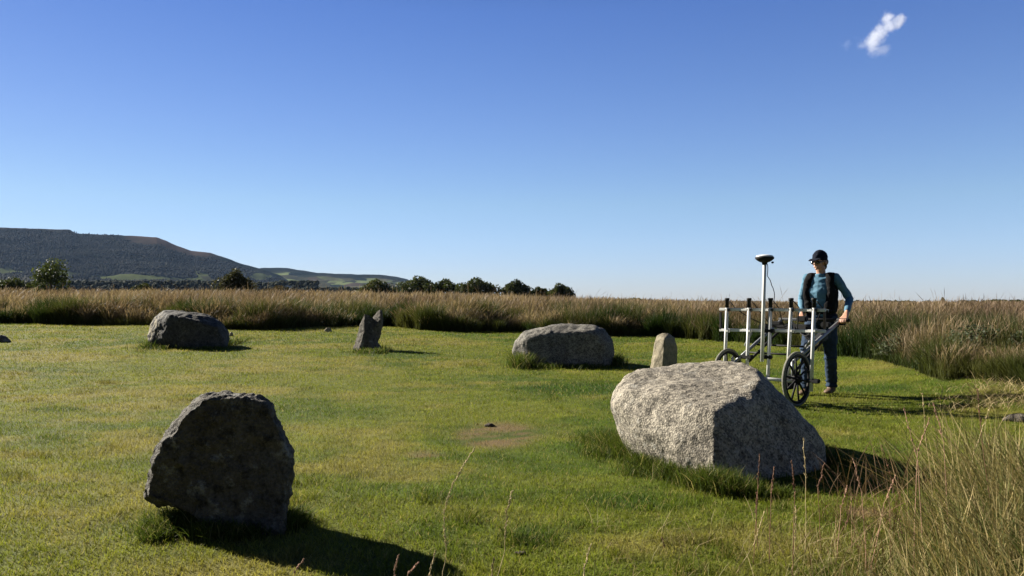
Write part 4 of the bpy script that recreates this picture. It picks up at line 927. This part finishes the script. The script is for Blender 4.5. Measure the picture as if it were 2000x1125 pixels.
# ------------------------------------------------------------------ small cloud
CD = 3000.0; cc_ = P(1727, 66, CD)
cm = bpy.data.materials.new('cloud_vapour'); cm.use_nodes = True; t = cm.node_tree; t.nodes.clear(); L = t.links; nd = t.nodes
out = nd.new('ShaderNodeOutputMaterial'); pv = nd.new('ShaderNodeVolumePrincipled'); pv.inputs['Color'].default_value = (.95, .96, 1, 1); pv.inputs['Anisotropy'].default_value = .3
tc = nd.new('ShaderNodeTexCoord'); nz = nd.new('ShaderNodeTexNoise'); nz.inputs['Scale'].default_value = .022; nz.inputs['Detail'].default_value = 6; nz.inputs['Roughness'].default_value = .6
L.new(tc.outputs['Object'], nz.inputs['Vector'])
sub = nd.new('ShaderNodeVectorMath'); sub.operation = 'SUBTRACT'; sub.inputs[1].default_value = (.5, .5, .5); L.new(nz.outputs['Color'], sub.inputs[0])
scl = nd.new('ShaderNodeVectorMath'); scl.operation = 'SCALE'; scl.inputs['Scale'].default_value = 80; L.new(sub.outputs[0], scl.inputs[0])
add = nd.new('ShaderNodeVectorMath'); add.operation = 'ADD'; L.new(tc.outputs['Object'], add.inputs[0]); L.new(scl.outputs[0], add.inputs[1])
sc_ = CD/FPX; last = None
for (bx, by, br, st) in ((1735, 34, 15, 1), (1758, 40, 15, 1), (1742, 48, 16, 1), (1724, 60, 17, 1), (1712, 74, 19, .9), (1708, 92, 16, .55), (1727, 96, 15, .32), (1690, 82, 14, .35), (1655, 84, 12, .12)):
    dn = nd.new('ShaderNodeVectorMath'); dn.operation = 'DISTANCE'; L.new(add.outputs[0], dn.inputs[0]); dn.inputs[1].default_value = ((bx-1727)*sc_, 0, (66-by)*sc_)
    mr = nd.new('ShaderNodeMapRange'); mr.interpolation_type = 'SMOOTHSTEP'; mr.inputs['From Min'].default_value = br*sc_*1.12; mr.inputs['From Max'].default_value = br*sc_*.2; mr.inputs['To Max'].default_value = st
    L.new(dn.outputs['Value'], mr.inputs['Value'])
    if last is None: last = mr.outputs[0]
    else:
        mm = nd.new('ShaderNodeMath'); mm.operation = 'MAXIMUM'; L.new(last, mm.inputs[0]); L.new(mr.outputs[0], mm.inputs[1]); last = mm.outputs[0]
ml = nd.new('ShaderNodeMath'); ml.operation = 'MULTIPLY'; ml.inputs[1].default_value = .022; L.new(last, ml.inputs[0]); L.new(ml.outputs[0], pv.inputs['Density']); L.new(pv.outputs[0], out.inputs['Volume'])
bm = bmesh.new(); bmesh.ops.create_icosphere(bm, subdivisions=3, radius=1); bmesh.ops.scale(bm, vec=(190, 80, 120), verts=bm.verts)
cl = bm_obj('cloud', bm, cm, label='small white wispy cloud alone in the blue sky at the upper right', cat='cloud'); cl.location = cc_

# ------------------------------------------------------------------ haze
hm = bpy.data.materials.new('haze_air'); hm.use_nodes = True; t = hm.node_tree; t.nodes.clear()
out = t.nodes.new('ShaderNodeOutputMaterial'); pv = t.nodes.new('ShaderNodeVolumePrincipled'); pv.inputs['Color'].default_value = (.42, .62, 1.0, 1); pv.inputs['Density'].default_value = HAZE
pv.inputs['Anisotropy'].default_value = 0.0
t.links.new(pv.outputs[0], out.inputs['Volume'])
bm = bmesh.new(); bmesh.ops.create_cube(bm, size=1); bmesh.ops.scale(bm, vec=(9400, 5400, 360), verts=bm.verts)
hz = bm_obj('haze', bm, hm, smooth=False, kind='stuff', label='thin blue haze lying over the moor and the distant hills', cat='haze'); hz.location = (0, 2100, -14+180)
